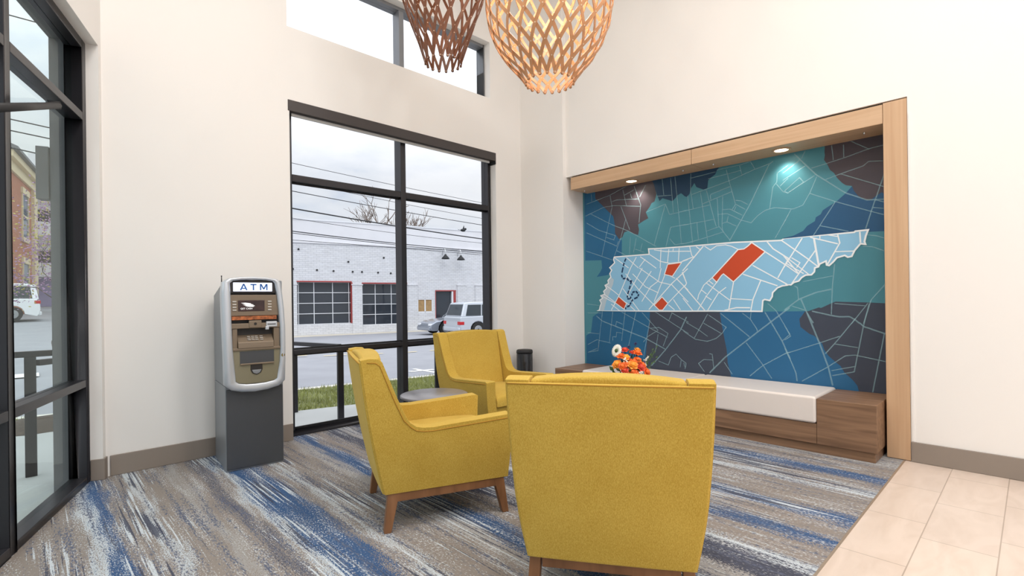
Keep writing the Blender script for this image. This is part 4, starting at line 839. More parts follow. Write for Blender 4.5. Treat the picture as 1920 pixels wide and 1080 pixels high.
# white emblem and lettering on the screen
m = MB()
for k, (x0, x1, z0, z1) in enumerate(((.100, .165, 1.246, 1.252), (.108, .180, 1.238, 1.245), (.116, .190, 1.230, 1.237), (.126, .184, 1.223, 1.229))):
    m.prism([(x0, z0 + .006), (x0 + .03, z0 + .008), (x1, z0 + .003), (x1 + .006, z0 - .001), (x0 + .03, z0)], 'y', -.0545, -.0532)
m.obj('screen_emblem', 'screen_white', sc_)
text_obj('screen_lettering', 'GET CASH', .0165, 'screen_white', sc_, (.138, -.0535, 1.209), (PI / 2, 0, 0), .0006, spacing=1.05)
for sx in (.045, .285):
    for k in range(4): box_obj('side_button', (sx, -.056, 1.194 + k * .021), (sx + .026, -.049, 1.204 + k * .021), 'key', at, .002)
M['stripe'] = plain('card_sticker_strip', rgb(170, 96, 52), 0.5, var=0.6, vscale=45)
box_obj('sticker_strip', (.040, -.056, 1.126), (.345, -.046, 1.153), 'stripe', at)
MB().prism(clipz(1.062, 1.100), 'y', -.066, -.006).obj('upper_shelf', 'bronze', at, .003)
rd_ = box_obj('card_reader', (.150, -.072, 1.066), (.236, -.052, 1.120), 'bronze', at, .004)
MB().cyl((.193, -.074, 1.095), (.193, -.070, 1.095), .010, .010, 14).obj('reader_eye', 'dark', rd_)
sl = box_obj('card_slot', (.268, -.074, 1.068), (.345, -.052, 1.110), 'silver', at, .004)
box_obj('slot_opening', (.276, -.0755, 1.086), (.335, -.072, 1.092), 'dark', sl); box_obj('slot_tongue', (.262, -.078, 1.048), (.286, -.052, 1.074), 'silver', sl, .003)
for (x0, x1) in ((.041, .074), (.322, .364)): box_obj('cheek', (x0, -.060, .915), (x1, -.006, 1.062), 'bronze', at, .004)
# keypad shelf slopes forward
m = MB(); m.prism([(-.004, .915), (-.074, .915), (-.070, .958), (-.012, 1.012), (-.004, 1.012)], 'x', .076, .320); m.obj('keypad_shelf', 'bronze', at, .003)
kp = MB()
for c_ in range(4):
    for r_ in range(3):
        x = .142 + c_ * .026 + (.008 if c_ == 3 else 0); t = .25 + r_ * .22; y = -.070 + .058 * t; z = .958 + .054 * t
        kp.box((x, y - .008, z + .001), (x + .021, y + .003, z + .007))
kp.obj('keypad', 'key', at, .0015)
MB().prism(clipz(.898, .918), 'y', -.070, -.004).obj('ledge', 'bronze', at, .003)
box_obj('tray_recess', (.088, -.0612, .790), (.322, -.0595, .892), 'door_grey', at, .002); box_obj('tray_lip', (.088, -.074, .790), (.322, -.058, .802), 'bronze', at, .003)
pts = [(.160,.792),(.238,.792),(.240,.752),(.228,.726),(.199,.712),(.170,.726),(.158,.752)]
rs_ = MB().prism(pts, 'y', -.0665, -.058).obj('receipt_slot', 'dark', at, .002)
MB().prism([(.166,.750),(.232,.750),(.222,.728),(.199,.717),(.176,.728)], 'y', -.069, -.064).obj('slot_flap', 'silverside', rs_, .002)
MB().cyl((.384, -.080, .848), (.384, -.060, .848), .013, .014, 18).obj('lock', 'chrome', at)
MB().cyl((-.008, .05, 1.405), (-.008, .05, 1.452), .0035, .003, 8).ball((-.008, .05, 1.454), .005).obj('antenna', 'blackm', at)

# ------------------------------------------------------------------ lattice pendants
def pendant(name, label, loc, prof, n, w, mat, lamp, rows, twist=1.0, rivet=True):
    p = thing(name, label, 'pendant lamp', loc, group='lattice pendant lamps')
    # prof: (r, z) from the bottom; resampled to even steps along its length
    ln = [0.0]
    for a_, b_ in zip(prof, prof[1:]): ln.append(ln[-1] + math.hypot(b_[0] - a_[0], b_[1] - a_[1]))
    def at_(t):
        d = t * ln[-1]; i = 0
        while i < len(prof) - 2 and ln[i + 1] < d: i += 1
        f = (d - ln[i]) / (ln[i + 1] - ln[i])
        return (prof[i][0] + (prof[i + 1][0] - prof[i][0]) * f, prof[i][1] + (prof[i + 1][1] - prof[i][1]) * f)
    sub = 3; m = MB()
    for dirn in (1, -1):
        for k in range(n):
            a0 = 2 * PI * k / n; ring = []
            tot = rows * sub
            C_ = []
            for j in range(tot + 1):
                r, z = at_(j / tot); a = a0 + dirn * twist * PI / n * (j / sub); rr = r + dirn * .003
                C_.append(Vector((rr * math.cos(a), rr * math.sin(a), z)))
            for j in range(tot + 1):
                d = (C_[min(j + 1, tot)] - C_[max(j - 1, 0)]).normalized(); rad = Vector((C_[j].x, C_[j].y, 0)).normalized()
                sd = d.cross(rad).normalized(); nn = sd.cross(d).normalized(); ww = w * (.78 if j in (0,) else 1)
                ring.append([C_[j] + sd * ww / 2 + nn * .0025, C_[j] - sd * ww / 2 + nn * .0025, C_[j] - sd * ww / 2 - nn * .0025, C_[j] + sd * ww / 2 - nn * .0025])
            m.grid(ring, closed=True, smooth=False); m.add(ring[0], [(3, 2, 1, 0)]); m.add(ring[-1], [(0, 1, 2, 3)])
            # rounded end at the bottom tip
            t0 = (C_[0] - C_[1]).normalized(); rad = Vector((C_[0].x, C_[0].y, 0)).normalized()
            m.cyl(C_[0] - rad * .004, C_[0] + rad * .004, w * .5, w * .5, 12)
    if rivet:
        for j in range(0, rows + 1):
            r, z = at_(j / rows)
            for k in range(n):
                for o_ in ((0,) if j % 1 == 0 else ()):
                    a = 2 * PI * (k + .5 * (j % 2) * twist) / n; rad = Vector((math.cos(a), math.sin(a), 0)); c = rad * r + Vector((0, 0, z))
                    m.cyl(c - rad * .0085, c + rad * .0085, .0045, .0035, 8, 1)
    m.obj('lattice_shade', [mat, 'rivet'], p, recalc=True)
    zt = prof[-1][1]
    top_ring = MB(); top_ring.lathe([(prof[-1][0] - .012, zt - .01), (prof[-1][0] + .012, zt - .01), (prof[-1][0] + .012, zt + .01), (prof[-1][0] - .012, zt + .01)], 40); top_ring.obj('top_ring', mat, p)
    sp_ = MB()
    for k in range(3):
        a = 2 * PI * k / 3; sp_.cyl((0, 0, zt), (prof[-1][0] * math.cos(a), prof[-1][0] * math.sin(a), zt), .006, n=8)
    sp_.obj('spider', 'blackm', p)
    MB().cyl((0, 0, zt - .02), (0, 0, ZC - loc[2] - .03), .005, n=8).obj('cord', 'blackm', p)
    MB().lathe([(.001, ZC - loc[2] - .035), (.06, ZC - loc[2] - .035), (.065, ZC - loc[2] - .03), (.065, ZC - loc[2]), (.001, ZC - loc[2])], 28).obj('ceiling_rose', 'blackm', p)
    zb = zt * .72
    MB().cyl((0, 0, zb + .05), (0, 0, zt), .018, n=12).obj('lamp_holder', 'blackm', p)
    MB().ball((0, 0, zb), .06, 20, 12).obj('bulb', 'bulb', p)
    L = bpy.data.lights.new('pendant_lamp', 'POINT'); L.energy = lamp; L.color = (1.0, .88, .74); L.shadow_soft_size = .07
    o = bpy.data.objects.new('pendant_lamp', L); COL.objects.link(o); o.parent = p; o.location = (0, 0, zb)
    return p
pendant('pendant_lamp', 'big round lattice pendant of light wood slats, lit from within', (2.705, 2.393, 2.800),
        [(.172, 0), (.205, .05), (.265, .12), (.33, .20), (.385, .29), (.425, .39), (.448, .50), (.452, .62), (.435, .75), (.40, .88), (.35, 1.0), (.28, 1.12)], 20, .024, "slatwood", 54, 12)
pendant('pendant_lamp', 'tapering brown lattice pendant, backlit shade in its colour, before the clerestory window', (2.52, 3.41, 3.232),
        [(.150, 0), (.175, .08), (.215, .20), (.26, .32), (.305, .44), (.345, .56), (.38, .70), (.39, .84), (.37, 1.0)], 16, .023, "slatbacklit", 5, 6)

# ------------------------------------------------------------------ fill lamps added above the view to brighten the room
for i, (x, y) in enumerate(((0.7, 1.9), (2.2, 0.2), (0.9, -2.6), (2.8, -2.6))):
    p = thing('fill_lamp', 'square fill lamp added unseen high over the lounge', 'fill lamp', (x, y, ZC), group='added square fill lamps')
    MB().box((-.45, -.45, -.05), (.45, .45, 0)).obj('housing', 'ceil', p, .006)
    L = bpy.data.lights.new('fill_lamp', 'AREA'); L.shape = 'SQUARE'; L.size = .85; L.energy = FILL_W; L.color = (1.0, .975, .945)
    o = bpy.data.objects.new('fill_lamp_light', L); COL.objects.link(o); o.parent = p; o.location = (0, 0, -.06)

# ------------------------------------------------------------------ outside
def sstep(t): t = min(1, max(0, t)); return t * t * (3 - 2 * t)
def zroad(x, y):
    q = (x - 3.5) * .17 + (y - 7.66) * .985
    z = -.20 - .40 * min(1, max(0, q / 19))
    return z + .0446 * max(0, y - 9) * (1 - sstep((x - 1.5) / 7))
rows = []
for j in range(45):
    y = 7.0 + j * 1.6; rows.append([(x, y, zroad(x, y)) for x in [-30 + i * 2.0 for i in range(46)]])
m = MB(); m.grid(rows); struct(m.obj('road', 'asphalt'), 'grey asphalt street outside the window', 'road')
# pavement along the building, grass verge, kerb
grass_near = [(-8, 8.0), (-1.5, 7.35), (.2, 7.2), (2.3, 6.16), (3.05, 5.98), (6, 5.6), (14, 4.6)]
def kerb_y(x): return 7.66 - .1726 * (x - 3.5)
m = MB(); m.prism([(-9, 3.0)] + [(-9, 8.1)] + grass_near + [(14, 4.0), (7, 4.0), (5.3, 4.97), (.2, 4.97), (-1.5, 0), (-9, 0)], 'z', -.35, -.05)
struct(m.obj('pavement', 'concrete'), 'pale concrete pavement outside the window', 'pavement')
m = MB(); m.prism(grass_near + [(14, kerb_y(14) - .12), (-8, kerb_y(-8) - .12)], 'z', -.35, -.065); struct(m.obj('verge_ground', 'soil'), 'grass verge ground beside the kerb', 'verge')
m = MB(); m.prism([(-8, kerb_y(-8) - .12), (14, kerb_y(14) - .12), (14, kerb_y(14) + .03), (-8, kerb_y(-8) + .03)], 'z', -.35, -.055); struct(m.obj('kerb', 'kerb'), 'pale concrete kerb of the near pavement', 'kerb')
rn = random.Random(3); m = MB()
for k in range(15000):
    x = rn.uniform(-1.2, 6.5); lo = None
    for (a, b) in zip(grass_near, grass_near[1:]):
        if a[0] <= x <= b[0]: lo = a[1] + (b[1] - a[1]) * (x - a[0]) / (b[0] - a[0]); break
    y = rn.uniform(lo, kerb_y(x) - .13)
    if x < 1.2 and (x - .2) ** 2 + (y - 7.55) ** 2 < .36: continue
    h = rn.uniform(.03, .085); a = rn.uniform(0, PI); dx = math.cos(a) * .006; dy = math.sin(a) * .006; lx = rn.uniform(-.03, .03); ly = rn.uniform(-.03, .03)
    m.add([(x - dx, y - dy, -.066), (x + dx, y + dy, -.066), (x + lx, y + ly, -.066 + h)], [(0, 1, 2)])
tag(m.obj('verge_grass', 'blade', recalc=False), 'short green grass on the verge by the kerb', 'grass', kind='stuff')
m = MB(); mr = [[(.2 + r * math.cos(2 * PI * k / 20) * .75, 7.55 + r * math.sin(2 * PI * k / 20) * .62, -.07 + .09 * (1 - r * r) + rn.uniform(-.01, .01)) for k in range(20)] for r in (1, .8, .55, .3, .05)]
m.grid(mr, closed=True); tag(m.obj('mulch_bed', 'mulch'), 'dark mulch mound under the blossoming tree', 'mulch', kind='stuff')
# road paint
m = MB()
m.add([(5.75, 9.17, zroad(5.8, 9.1) + .012), (6.3, 9.07, zroad(6.2, 9) + .012), (6.3, 8.93, zroad(6.2, 9) + .012), (5.75, 9.03, zroad(5.8, 9.1) + .012)], [(0, 1, 2, 3)])
m.add([(6.0, 8.6, zroad(6, 9) + .012), (6.1, 8.6, zroad(6, 9) + .012), (6.1, 9.4, zroad(6, 9) + .012), (6.0, 9.4, zroad(6, 9) + .012)], [(0, 1, 2, 3)])
m.add([(-1.2, 13.2, zroad(-.6, 13.4) + .02), (.15, 13.2, zroad(-.1, 13.4) + .02), (.15, 13.8, zroad(-.1, 13.8) + .02), (-1.2, 13.8, zroad(-.6, 13.8) + .02)], [(0, 1, 2, 3)])
struct(m.obj('road_marking', 'paint_white', recalc=False), 'white road marking on the street', 'road marking')
m = MB()
for k in range(7):
    x = 3.9 + k * 1.05; y = 14.05 - .2 * (x - 5)
    m.add([(x, y, zroad(x, y) + .014), (x + .62, y - .12, zroad(x, y) + .014), (x + .62, y, zroad(x, y) + .014), (x, y + .12, zroad(x, y) + .014)], [(0, 1, 2, 3)])
struct(m.obj('road_centre_line', 'paint_yellow', recalc=False), 'dashed yellow centre line of the street', 'road marking')

# railings
def railing(label, posts, z0, zt, rail_pairs, pr=.04):
    r = thing('railing', label, 'railing', (posts[0][0], posts[0][1], z0)); o = Vector((posts[0][0], posts[0][1], z0))
    for p in posts:
        c = Vector((p[0], p[1], z0)) - o; MB().box(tuple(c - Vector((pr, pr * .5, 0))), tuple(c + Vector((pr, pr * .5, zt - z0)))).obj('post', 'black', r, .003)
    for a, b, z, h in rail_pairs:
        a = Vector((a[0], a[1], z)) - o; b = Vector((b[0], b[1], z)) - o; d = (b - a).normalized(); s = Vector((-d.y, d.x, 0)) * .025
        MB().add([a + s, b + s, b - s, a - s] + [p + Vector((0, 0, h)) for p in (a + s, b + s, b - s, a - s)], [(3, 2, 1, 0), (4, 5, 6, 7), (0, 1, 5, 4), (1, 2, 6, 5), (2, 3, 7, 6), (3, 0, 4, 7)]).obj('rail', 'black', r, .003)
railing('black steel railing outside the slanted storefront window', [(.010, 5.32), (-1.6, 5.32)], -.05, .86, [((-2.4, 5.32), (.15, 5.32), .86, .045), ((.05, 5.32), (.30, 5.50), .79, .045)], .034)
railing('black steel railing outside the big street window', [(2.455, 5.27), (2.27, 6.09), (3.74, 5.27), (5.0, 5.27)], -.05, .71, [((2.43, 5.27), (5.3, 5.27), .70, .035), ((2.46, 5.29), (2.25, 6.13), .745, .045)], .033)

# wires over the street
W_ = [[(4.06,4.24),(6.65,4.13),(9.47,4.05)],[(4.34,3.85),(6.65,3.71),(9.47,3.60)],[(4.06,3.64),(6.65,3.51),(9.47,3.41)],[(4.06,3.27),(6.65,3.12),(9.47,3.01)],[(4.06,3.06),(6.65,2.94),(9.47,2.89)],[(4.06,2.78),(6.65,2.69),(9.47,2.66)],[(4.06,2.74),(6.65,2.65),(9.47,2.60)],[(4.06,2.59),(6.65,2.58),(9.47,2.55)]]
WT = [.0055, .005, .008, .014, .005, .010, .007, .006]
WL = ['topmost of the thin black wires across the street window', 'thin wire just under the window transom', 'dark wire next above the thickest one', 'thickest black wire, with the small bird above it', 'thin wire just under the thickest one', 'upper of the two close wires above the brick', 'lower of the two close wires above the brick', 'lowest thin wire above the brick facade']
for pts, r_, lb in zip(W_, WT, WL):
    (x0, z0), (x1, z1), (x2, z2) = pts; P_ = []
    for k in range(17):
        x = 1.0 + k * 12 / 16
        l = (z0 * (x - x1) * (x - x2) / ((x0 - x1) * (x0 - x2)) + z1 * (x - x0) * (x - x2) / ((x1 - x0) * (x1 - x2)) + z2 * (x - x0) * (x - x1) / ((x2 - x0) * (x2 - x1)))
        P_.append((x, 11.0, l))
    tag(MB().tube(P_, r_, 6).obj('power_line', 'wire'), lb, 'wire', 'wires over the street')
LWZ = [(7.41, 7.41), (5.21, 5.16), (4.97, 4.92), (4.61, 4.53)]
LL = ['highest wire in the slanted window, alone in the top pane', 'wire just under the stay bar in the slanted window', 'second wire under the stay bar in the slanted window', 'lowest wire in the slanted window, before the gable']
for (a, b), lb in zip(LWZ, LL):
    s = (b - a) / .69; P_ = [(x, 15.0, a + s * (x + .27)) for x in (-4, -2, 0, 1.2)]
    tag(MB().tube(P_, .013, 6).obj('power_line', 'wire'), lb, 'wire', 'wires seen through the storefront')

# ---- white garage building across the street
KS = 1.1935
FQ = Vector((13.198, 27.667, 0)); FT = Vector((.977, -.214, 0)).normalized(); FR = math.atan2(FT.y, FT.x)
gb = thing('garage_building', 'long white painted brick garage with red trimmed openings', 'building', FQ, FR)
def FX(t): return t * KS
def FZ(z): return 1.25 - (1.25 - z) * KS
# wall with openings: local x along the front, y into the building
ops = [(FX(-2.13), FX(.33), FZ(.22), FZ(2.20)), (FX(.855), FX(3.15), FZ(.10), FZ(2.14)), (FX(3.72), FX(4.56), FZ(.66), FZ(1.36)), (FX(4.74), FX(5.9), FZ(-.05), FZ(1.76))]
xs0, xs1, zb, zt_ = -9.0, 16.0, -.75, FZ(4.02)
m = MB(); cx = xs0
for (a, b, c, d) in ops:
    m.box((cx, 0, zb), (a, .35, zt_)); m.box((a, 0, d), (b, .35, zt_)); m.box((a, 0, zb), (b, .35, c)); cx = b
m.box((cx, 0, zb), (xs1, .35, zt_)); m.obj('brick_wall', 'brick_white', gb)
m = MB(); m.box((xs0, -.06, zt_), (xs1, .4, zt_ + .10)); m.obj('coping', 'white_smooth', gb, .01)
m = MB(); m.box((xs0, .02, zt_ + .10), (xs1, .4, FZ(5.10))); m.obj('parapet', 'white_smooth', gb); box_obj('parapet_cap', (xs0, -.02, FZ(5.10)), (xs1, .45, FZ(5.10) + .07), 'whiteframe', gb)
for (a, b) in ((-2.6, -2.15), (.36, .84), (3.2, 3.70), (6.0, 6.5), (7.1, 7.6)):
    m = MB(); m.box((FX(a), -.07, zb), (FX(b), 0, FZ(2.06))); m.box((FX(a) - .04, -.10, FZ(2.06)), (FX(b) + .04, 0, FZ(2.12))); m.obj('pilaster', 'brick_white', gb, .008)
for i, (a, b, c, d) in enumerate(ops[:2]):
    gd = MB().box((a, .22, c), (b, .26, d)).obj('garage_door', 'doorglass', gb)
    m = MB(); tk = .035
    xsb = (a + .09, a + (b - a) * .31, a + (b - a) * .655, b - .10) if i == 0 else (a + .05, a + (b - a) * .30, a + (b - a) * .66, b - .08)
    for x in xsb: m.box((x - tk / 2, .19, c), (x + tk / 2, .23, d))
    for k in range(5): z = c + (d - c) * k / 4; m.box((a, .185, z - tk / 2), (b, .23, z + tk / 2))
    m.obj('door_frame', 'whiteframe', gd)
    m = MB(); m.box((a - .02, -.03, d), (b + .02, .2, d + .07)); m.box((b - .02, -.03 if i == 0 else .05, c), (b + (.06 if i == 0 else .02), .2, d)); m.obj('red_trim', 'redtrim', gb)
a, b, c, d = ops[2]; MB().box((a, .05, c), (b, .10, d)).obj('boarded_window', 'board', gb)
m = MB(); m.box((a, .01, c), (a + .05, .06, d)).box((b - .05, .01, c), (b, .06, d)).box((a, .01, c), (b, .06, c + .05)).box((a, .01, d - .05), (b, .06, d)).box(((a + b) / 2 - .04, .01, c), ((a + b) / 2 + .04, .06, d)); m.obj('window_frame', 'whiteframe', gb)
a, b, c, d = ops[3]; MB().box((a, .16, c), (b - .12, .22, d)).obj('entrance_door', 'doorglass', gb)
m = MB(); m.box((a - .03, -.03, d), (b + .03, .2, d + .07)).box((b - .16, -.02, c), (b + .02, .2, d)).box((a - .03, -.03, c), (a, .1, d)); m.obj('red_trim', 'redtrim', gb)
box_obj('door_jamb', (b - .26, -.01, c), (b - .16, .18, d), 'whiteframe', gb)
for t, z in ((-2.3, 2.8), (-1.25, 2.77), (-.5, 2.74), (.4, 2.72), (.85, 2.72), (1.65, 2.7), (2.3, 2.68), (-2.05, 3.72), (1.95, 3.45), (.2, 3.2)):
    MB().cyl((FX(t), -.05, FZ(z)), (FX(t), 0, FZ(z)), .055, .055, 8).obj('wall_anchor', 'blackm', gb)
# roof behind and other volumes
box_obj('side_wall', (xs0, .35, zb), (xs0 + .35, 7.4, FZ(5.10)), 'white_smooth', gb)
box_obj('roof_slab', (xs0, .4, zt_ - .2), (xs1, 7.4, zt_), 'white_smooth', gb)
# two barn lamps over the entrance
for t, z, lb in ((5.15, 3.55, 'dark barn lamp on the white brick, pale bracket beside it'), (6.05, 3.52, 'dark barn lamp on the white brick under a hooped bracket')):
    w_ = FQ + FT * FX(t) + Vector((FT.y, -FT.x, 0)) * .0
    bl = thing('barn_lamp', lb, 'wall lamp', (w_.x, w_.y, FZ(z)), FR)
    MB().tube([(0, 0, .20), (0, -.12, .52), (0, -.34, .60), (0, -.5, .42), (0, -.5, .18)], .035, 8).obj('bracket', 'whiteframe', bl)
    MB().lathe([(.05, .20), (.07, .14), (.24, -.04), (.26, -.10), (.24, -.10), (.05, .12)], 20, 0, (0, -.5, 0)).obj('lamp_shade', 'blackm', bl)
    MB().ball((0, -.5, -.02), .06, 10, 6).obj('bulb', 'clear_lamp', bl)
# far pavement
m = MB(); nF = Vector((FT.y, -FT.x, 0)); 
def FP_(t, o, z): p = FQ + FT * t + nF * o; return (p.x, p.y, z)
m.add([FP_(-9, 0, -.58), FP_(16, 0, -.58), FP_(16, 2.0, -.62), FP_(-9, 2.0, -.62), FP_(16, 2.05, -.8), FP_(-9, 2.05, -.8)], [(0, 1, 2, 3), (3, 2, 4, 5)])
struct(m.obj('far_pavement', 'farwalk'), 'pale pavement in front of the white garage', 'pavement')
# slim sign pole
pp = FQ + FT * FX(2.33) + nF * 1.2
sp_ = thing('street_pole', 'slim grey pole before the white garage doors', 'pole', (pp.x, pp.y, -.6))
MB().cyl((0, 0, 0), (0, 0, FZ(2.40) + .6), .035, .03, 10).obj('shaft', 'silverside', sp_); box_obj('sign_plate', (-.05, -.02, FZ(1.9) + .6), (.05, .02, FZ(2.4) + .65), 'grey', sp_); MB().cyl((.12, 0, .9), (.01, .0, FZ(2.1) + .6), .03, .03, 8).obj('brace', 'whiteframe', sp_)
# small bird over the parapet
bd = MB(); bp0 = Vector((15.0, 18.9, 4.60)); bd.ball(tuple(bp0), .10, 10, 6, 0, (1.5, .8, .7)); bd.ball(tuple(bp0 + Vector((.15, 0, .07))), .055, 8, 6); bd.add([bp0 + Vector((-.05, 0, .02)), bp0 + Vector((.12, .02, .02)), bp0 + Vector((.10, .05, .26))], [(0, 1, 2)]); bd.add([bp0 + Vector((-.1, 0, 0)), bp0 + Vector((-.32, .03, .03)), bp0 + Vector((-.3, -.05, -.02))], [(0, 1, 2)])
tag(bd.obj('bird', 'wire', recalc=False), 'small dark bird flying above the white garage parapet', 'bird')
# bare trees behind the garage
def bare_tree(loc, h, spread, seed, label, mat='bark', depth=5, r0=.16, leaves=None, lean=(0, 0, 1), name='bare_tree', cat='tree', first=.35, group=None, start=None):
    rn = random.Random(seed); t = thing(name, label, cat, loc, group=group); m = MB(); tips = []
    def grow(p, d, L, r, k):
        q = p + d * L; m_ = p.lerp(q, .5) + Vector((rn.uniform(-1, 1), rn.uniform(-1, 1), 0)) * L * .06
        m.tube([tuple(p), tuple(m_), tuple(q)], r, 6 if k > 2 else 4, 0, r * .68); tips.append((q, k))
        if k <= 0: return
        for _ in range(2 if k > depth - 1 else rn.choice((2, 3, 3))):
            v = Vector((rn.gauss(0, 1), rn.gauss(0, 1), rn.gauss(0, .7))).normalized()
            grow(q if rn.random() < .75 else m_, (d + v * spread + Vector((0, 0, .12))).normalized(), L * rn.uniform(.62, .85), r * .62, k - 1)
    grow(Vector((0, 0, 0)), Vector(lean).normalized(), h * first, r0, depth)
    m.obj('branches', mat, t)
    if leaves:
        for nm, mt, cnt, sz in leaves:
            f_ = MB()
            for _ in range(cnt):
                q, k = rn.choice([x for x in tips if x[1] <= 3]); c = q + Vector((rn.gauss(0, 1), rn.gauss(0, 1), rn.gauss(0, 1))) * .09
                a = Vector((rn.gauss(0, 1), rn.gauss(0, 1), rn.gauss(0, 1))).normalized() * sz; b_ = a.orthogonal().normalized() * sz * .6
                f_.add([c - a, c + b_, c + a, c - b_], [(0, 1, 2, 3)])
            o = f_.obj(nm, mt, t, recalc=False); o['kind'] = 'stuff'
    return t
for i, (x, y, h, lb) in enumerate(((21.0, 36.1, 7.6, 'bare round tree behind the parapet, its crown clear of the window mullion'), (20.9, 38.0, 7.3, 'bare tree behind the parapet, crown cut by the window mullion'))):
    bare_tree((x, y, -.5), h, .60, 20 + i, lb, depth=6, r0=.26, group='bare trees beyond the garage', first=.42)
# blossoming tree outside the storefront
bare_tree((.34, 7.5, -.03), 2.7, .70, 11, 'blossoming purple redbud tree outside the slanted storefront', depth=6, r0=.024, leaves=(('blossom', 'blossom', 3600, .014), ('young_leaves', 'newleaf', 1300, .014)), lean=(-.16, .05, 1), name='redbud_tree', first=.33)

# ---- cars
def make_car(name, label, loc, rot, L, W, H, paint, kind, tail=True):
    """local x forward, built at real size; wheels on z = 0"""
    c = thing(name, label, 'car', loc, rot); hw = W / 2; wr_ = .34; gc = .22
    ax_f, ax_r = L / 2 - .88, -L / 2 + .95
    belt = H * .58; td = .16 if kind == 'wagon' else 0.0
    def arch(x, r): return [(x + r * math.cos(a), wr_ + r * math.sin(a)) for a in [PI * k / 8 for k in range(0, 9)]]
    lowr = [(-L / 2 + .04, gc + .12), (-L / 2, .55), (-L / 2 + .02, belt - .05), (-L / 2 + .06, belt)]
    if kind == 'sedan': topl = [(-L / 2 + .75, belt + .04), (L / 2 - 1.35, belt + .02), (L / 2 - .35, belt - .12), (L / 2 - .06, belt - .26)]
    else: topl = [(L / 2 - 1.45, belt + .03), (L / 2 - .4, belt - .06), (L / 2 - .08, belt - .18)]
    nose = [(L / 2, belt - .40), (L / 2 - .02, gc + .10), (L / 2 - .12, gc)]
    bottom = arch(ax_f, .40) + [(ax_f - .42, gc), (ax_r + .42, gc)] + arch(ax_r, .40) + [(-L / 2 + .12, gc)]
    out = lowr + topl + nose + [(ax_f + .42, gc)] + bottom
    m = MB(); m.prism(out, 'y', -hw, hw); m.obj('body', paint, c, .07, 4)
    if kind == 'sedan': g0 = [(-L / 2 + .55, belt), (-L / 2 + 1.25, H - .03), (-.15, H), (.35, H - .04), (L / 2 - 1.40, belt)]
    elif kind == 'wagon': g0 = [(-L / 2 + .08, belt), (-L / 2 + .30, H - .05), (-L / 2 + .7, H), (.15, H), (.65, H - .05), (L / 2 - 1.50, belt)]
    else: g0 = [(-L / 2 + .05, belt), (-L / 2 + .16, H - .06), (-L / 2 + .5, H), (.45, H), (.80, H - .05), (L / 2 - 1.42, belt)]
    n = len(g0); inset = .14; vs = []
    for sg in (-1, 1):
        for (x, z) in g0: vs.append((x, sg * (hw - .03 - inset * (z - belt) / (H - belt)), z))
    m = MB(); m.add(vs, [tuple(range(n)), tuple(range(n, 2 * n))[::-1]] + [(i, n + i, n + (i + 1) % n, (i + 1) % n) for i in range(n)]); m.obj('cabin', paint, c, .04, 3)
    # glazing
    def side_y(z): return hw - .03 - inset * (z - belt) / (H - belt)
    x0 = g0[0][0] + .22; x1 = g0[-1][0] - .28; zt = H - .13; zb = belt + .04
    nwin = 3 if kind != 'sedan' else 2
    def xl(z, s): # front/back slant
        f = (z - belt) / (H - belt)
        return (x0 + (g0[1][0] - g0[0][0]) * f) if s == 0 else (x1 - (g0[-1][0] - g0[-2][0]) * f * .92)

    fr_ = [0, .30, .64, 1] if nwin == 3 else [0, .46, 1]
    for sg in (-1, 1):
        for a, b in zip(fr_, fr_[1:]):
            q = []
            for z, t in ((zb, a), (zb, b), (zt, b), (zt, a)):
                xa, xb = xl(z, 0), xl(z, 1); tt = t + (.02 if t == a and a > 0 else 0); q.append((xa + (xb - xa) * tt, sg * (side_y(z) + .004), z))
            iv = [(p[0], p[1] - sg * .02, p[2]) for p in q]
            MB().add(q + iv, [(0, 1, 2, 3), (7, 6, 5, 4), (0, 4, 5, 1), (1, 5, 6, 2), (2, 6, 7, 3), (3, 7, 4, 0)]).obj('side_window', 'carglass', c)
    for nm, (pa, pb) in (('windscreen', (g0[-1], g0[-2])), ('rear_window', (g0[0], g0[1]))):
        sgn = 1 if nm == 'windscreen' else -1; q = []
        for t in (.10, .90):
            x = pa[0] + (pb[0] - pa[0]) * t + sgn * .012; z = pa[1] + (pb[1] - pa[1]) * t; y = side_y(z) - .09; q += [(x, -y, z), (x, y, z)]
        q = [q[0], q[1], q[3], q[2]]; iv = [(p[0] - sgn * .02, p[1], p[2] - .01) for p in q]
        MB().add(q + iv, [(0, 1, 2, 3), (7, 6, 5, 4), (0, 4, 5, 1), (1, 5, 6, 2), (2, 6, 7, 3), (3, 7, 4, 0)]).obj(nm, 'carglass', c)
    for x in (ax_f, ax_r):
        for sg in (-1, 1):
            w_ = MB(); y0, y1 = sg * (hw - .22), sg * (hw + .005); w_.cyl((x, y0, wr_), (x, y1, wr_), wr_, wr_, 28); wo = w_.obj('wheel', 'tyre', c, .02)
            MB().cyl((x, y1 - sg * .01, wr_), (x, y1 + sg * .012, wr_), .21, .19, 24).obj('rim', 'rim', wo); MB().cyl((x, y1, wr_), (x, y1 + sg * .02, wr_), .05, .045, 12).obj('hub', 'blackm', wo)
    for sg in (-1, 1):
        box_obj('head_lamp', (L / 2 - .30, sg * hw - (.02 if sg > 0 else -.02) - .0 - (.34 if sg > 0 else 0), belt - .36), (L / 2 - .015, sg * hw - (.02 if sg > 0 else -.02) + (.34 if sg < 0 else 0), belt - .24), 'clear_lamp', c, .03)
        ya, yb = sorted((sg * (hw + .006), sg * (hw - .30))); box_obj('tail_lamp', (-L / 2 - .012, ya, belt - .22 - td), (-L / 2 + .22, yb, belt - .06 - td), 'red_lamp', c, .02)
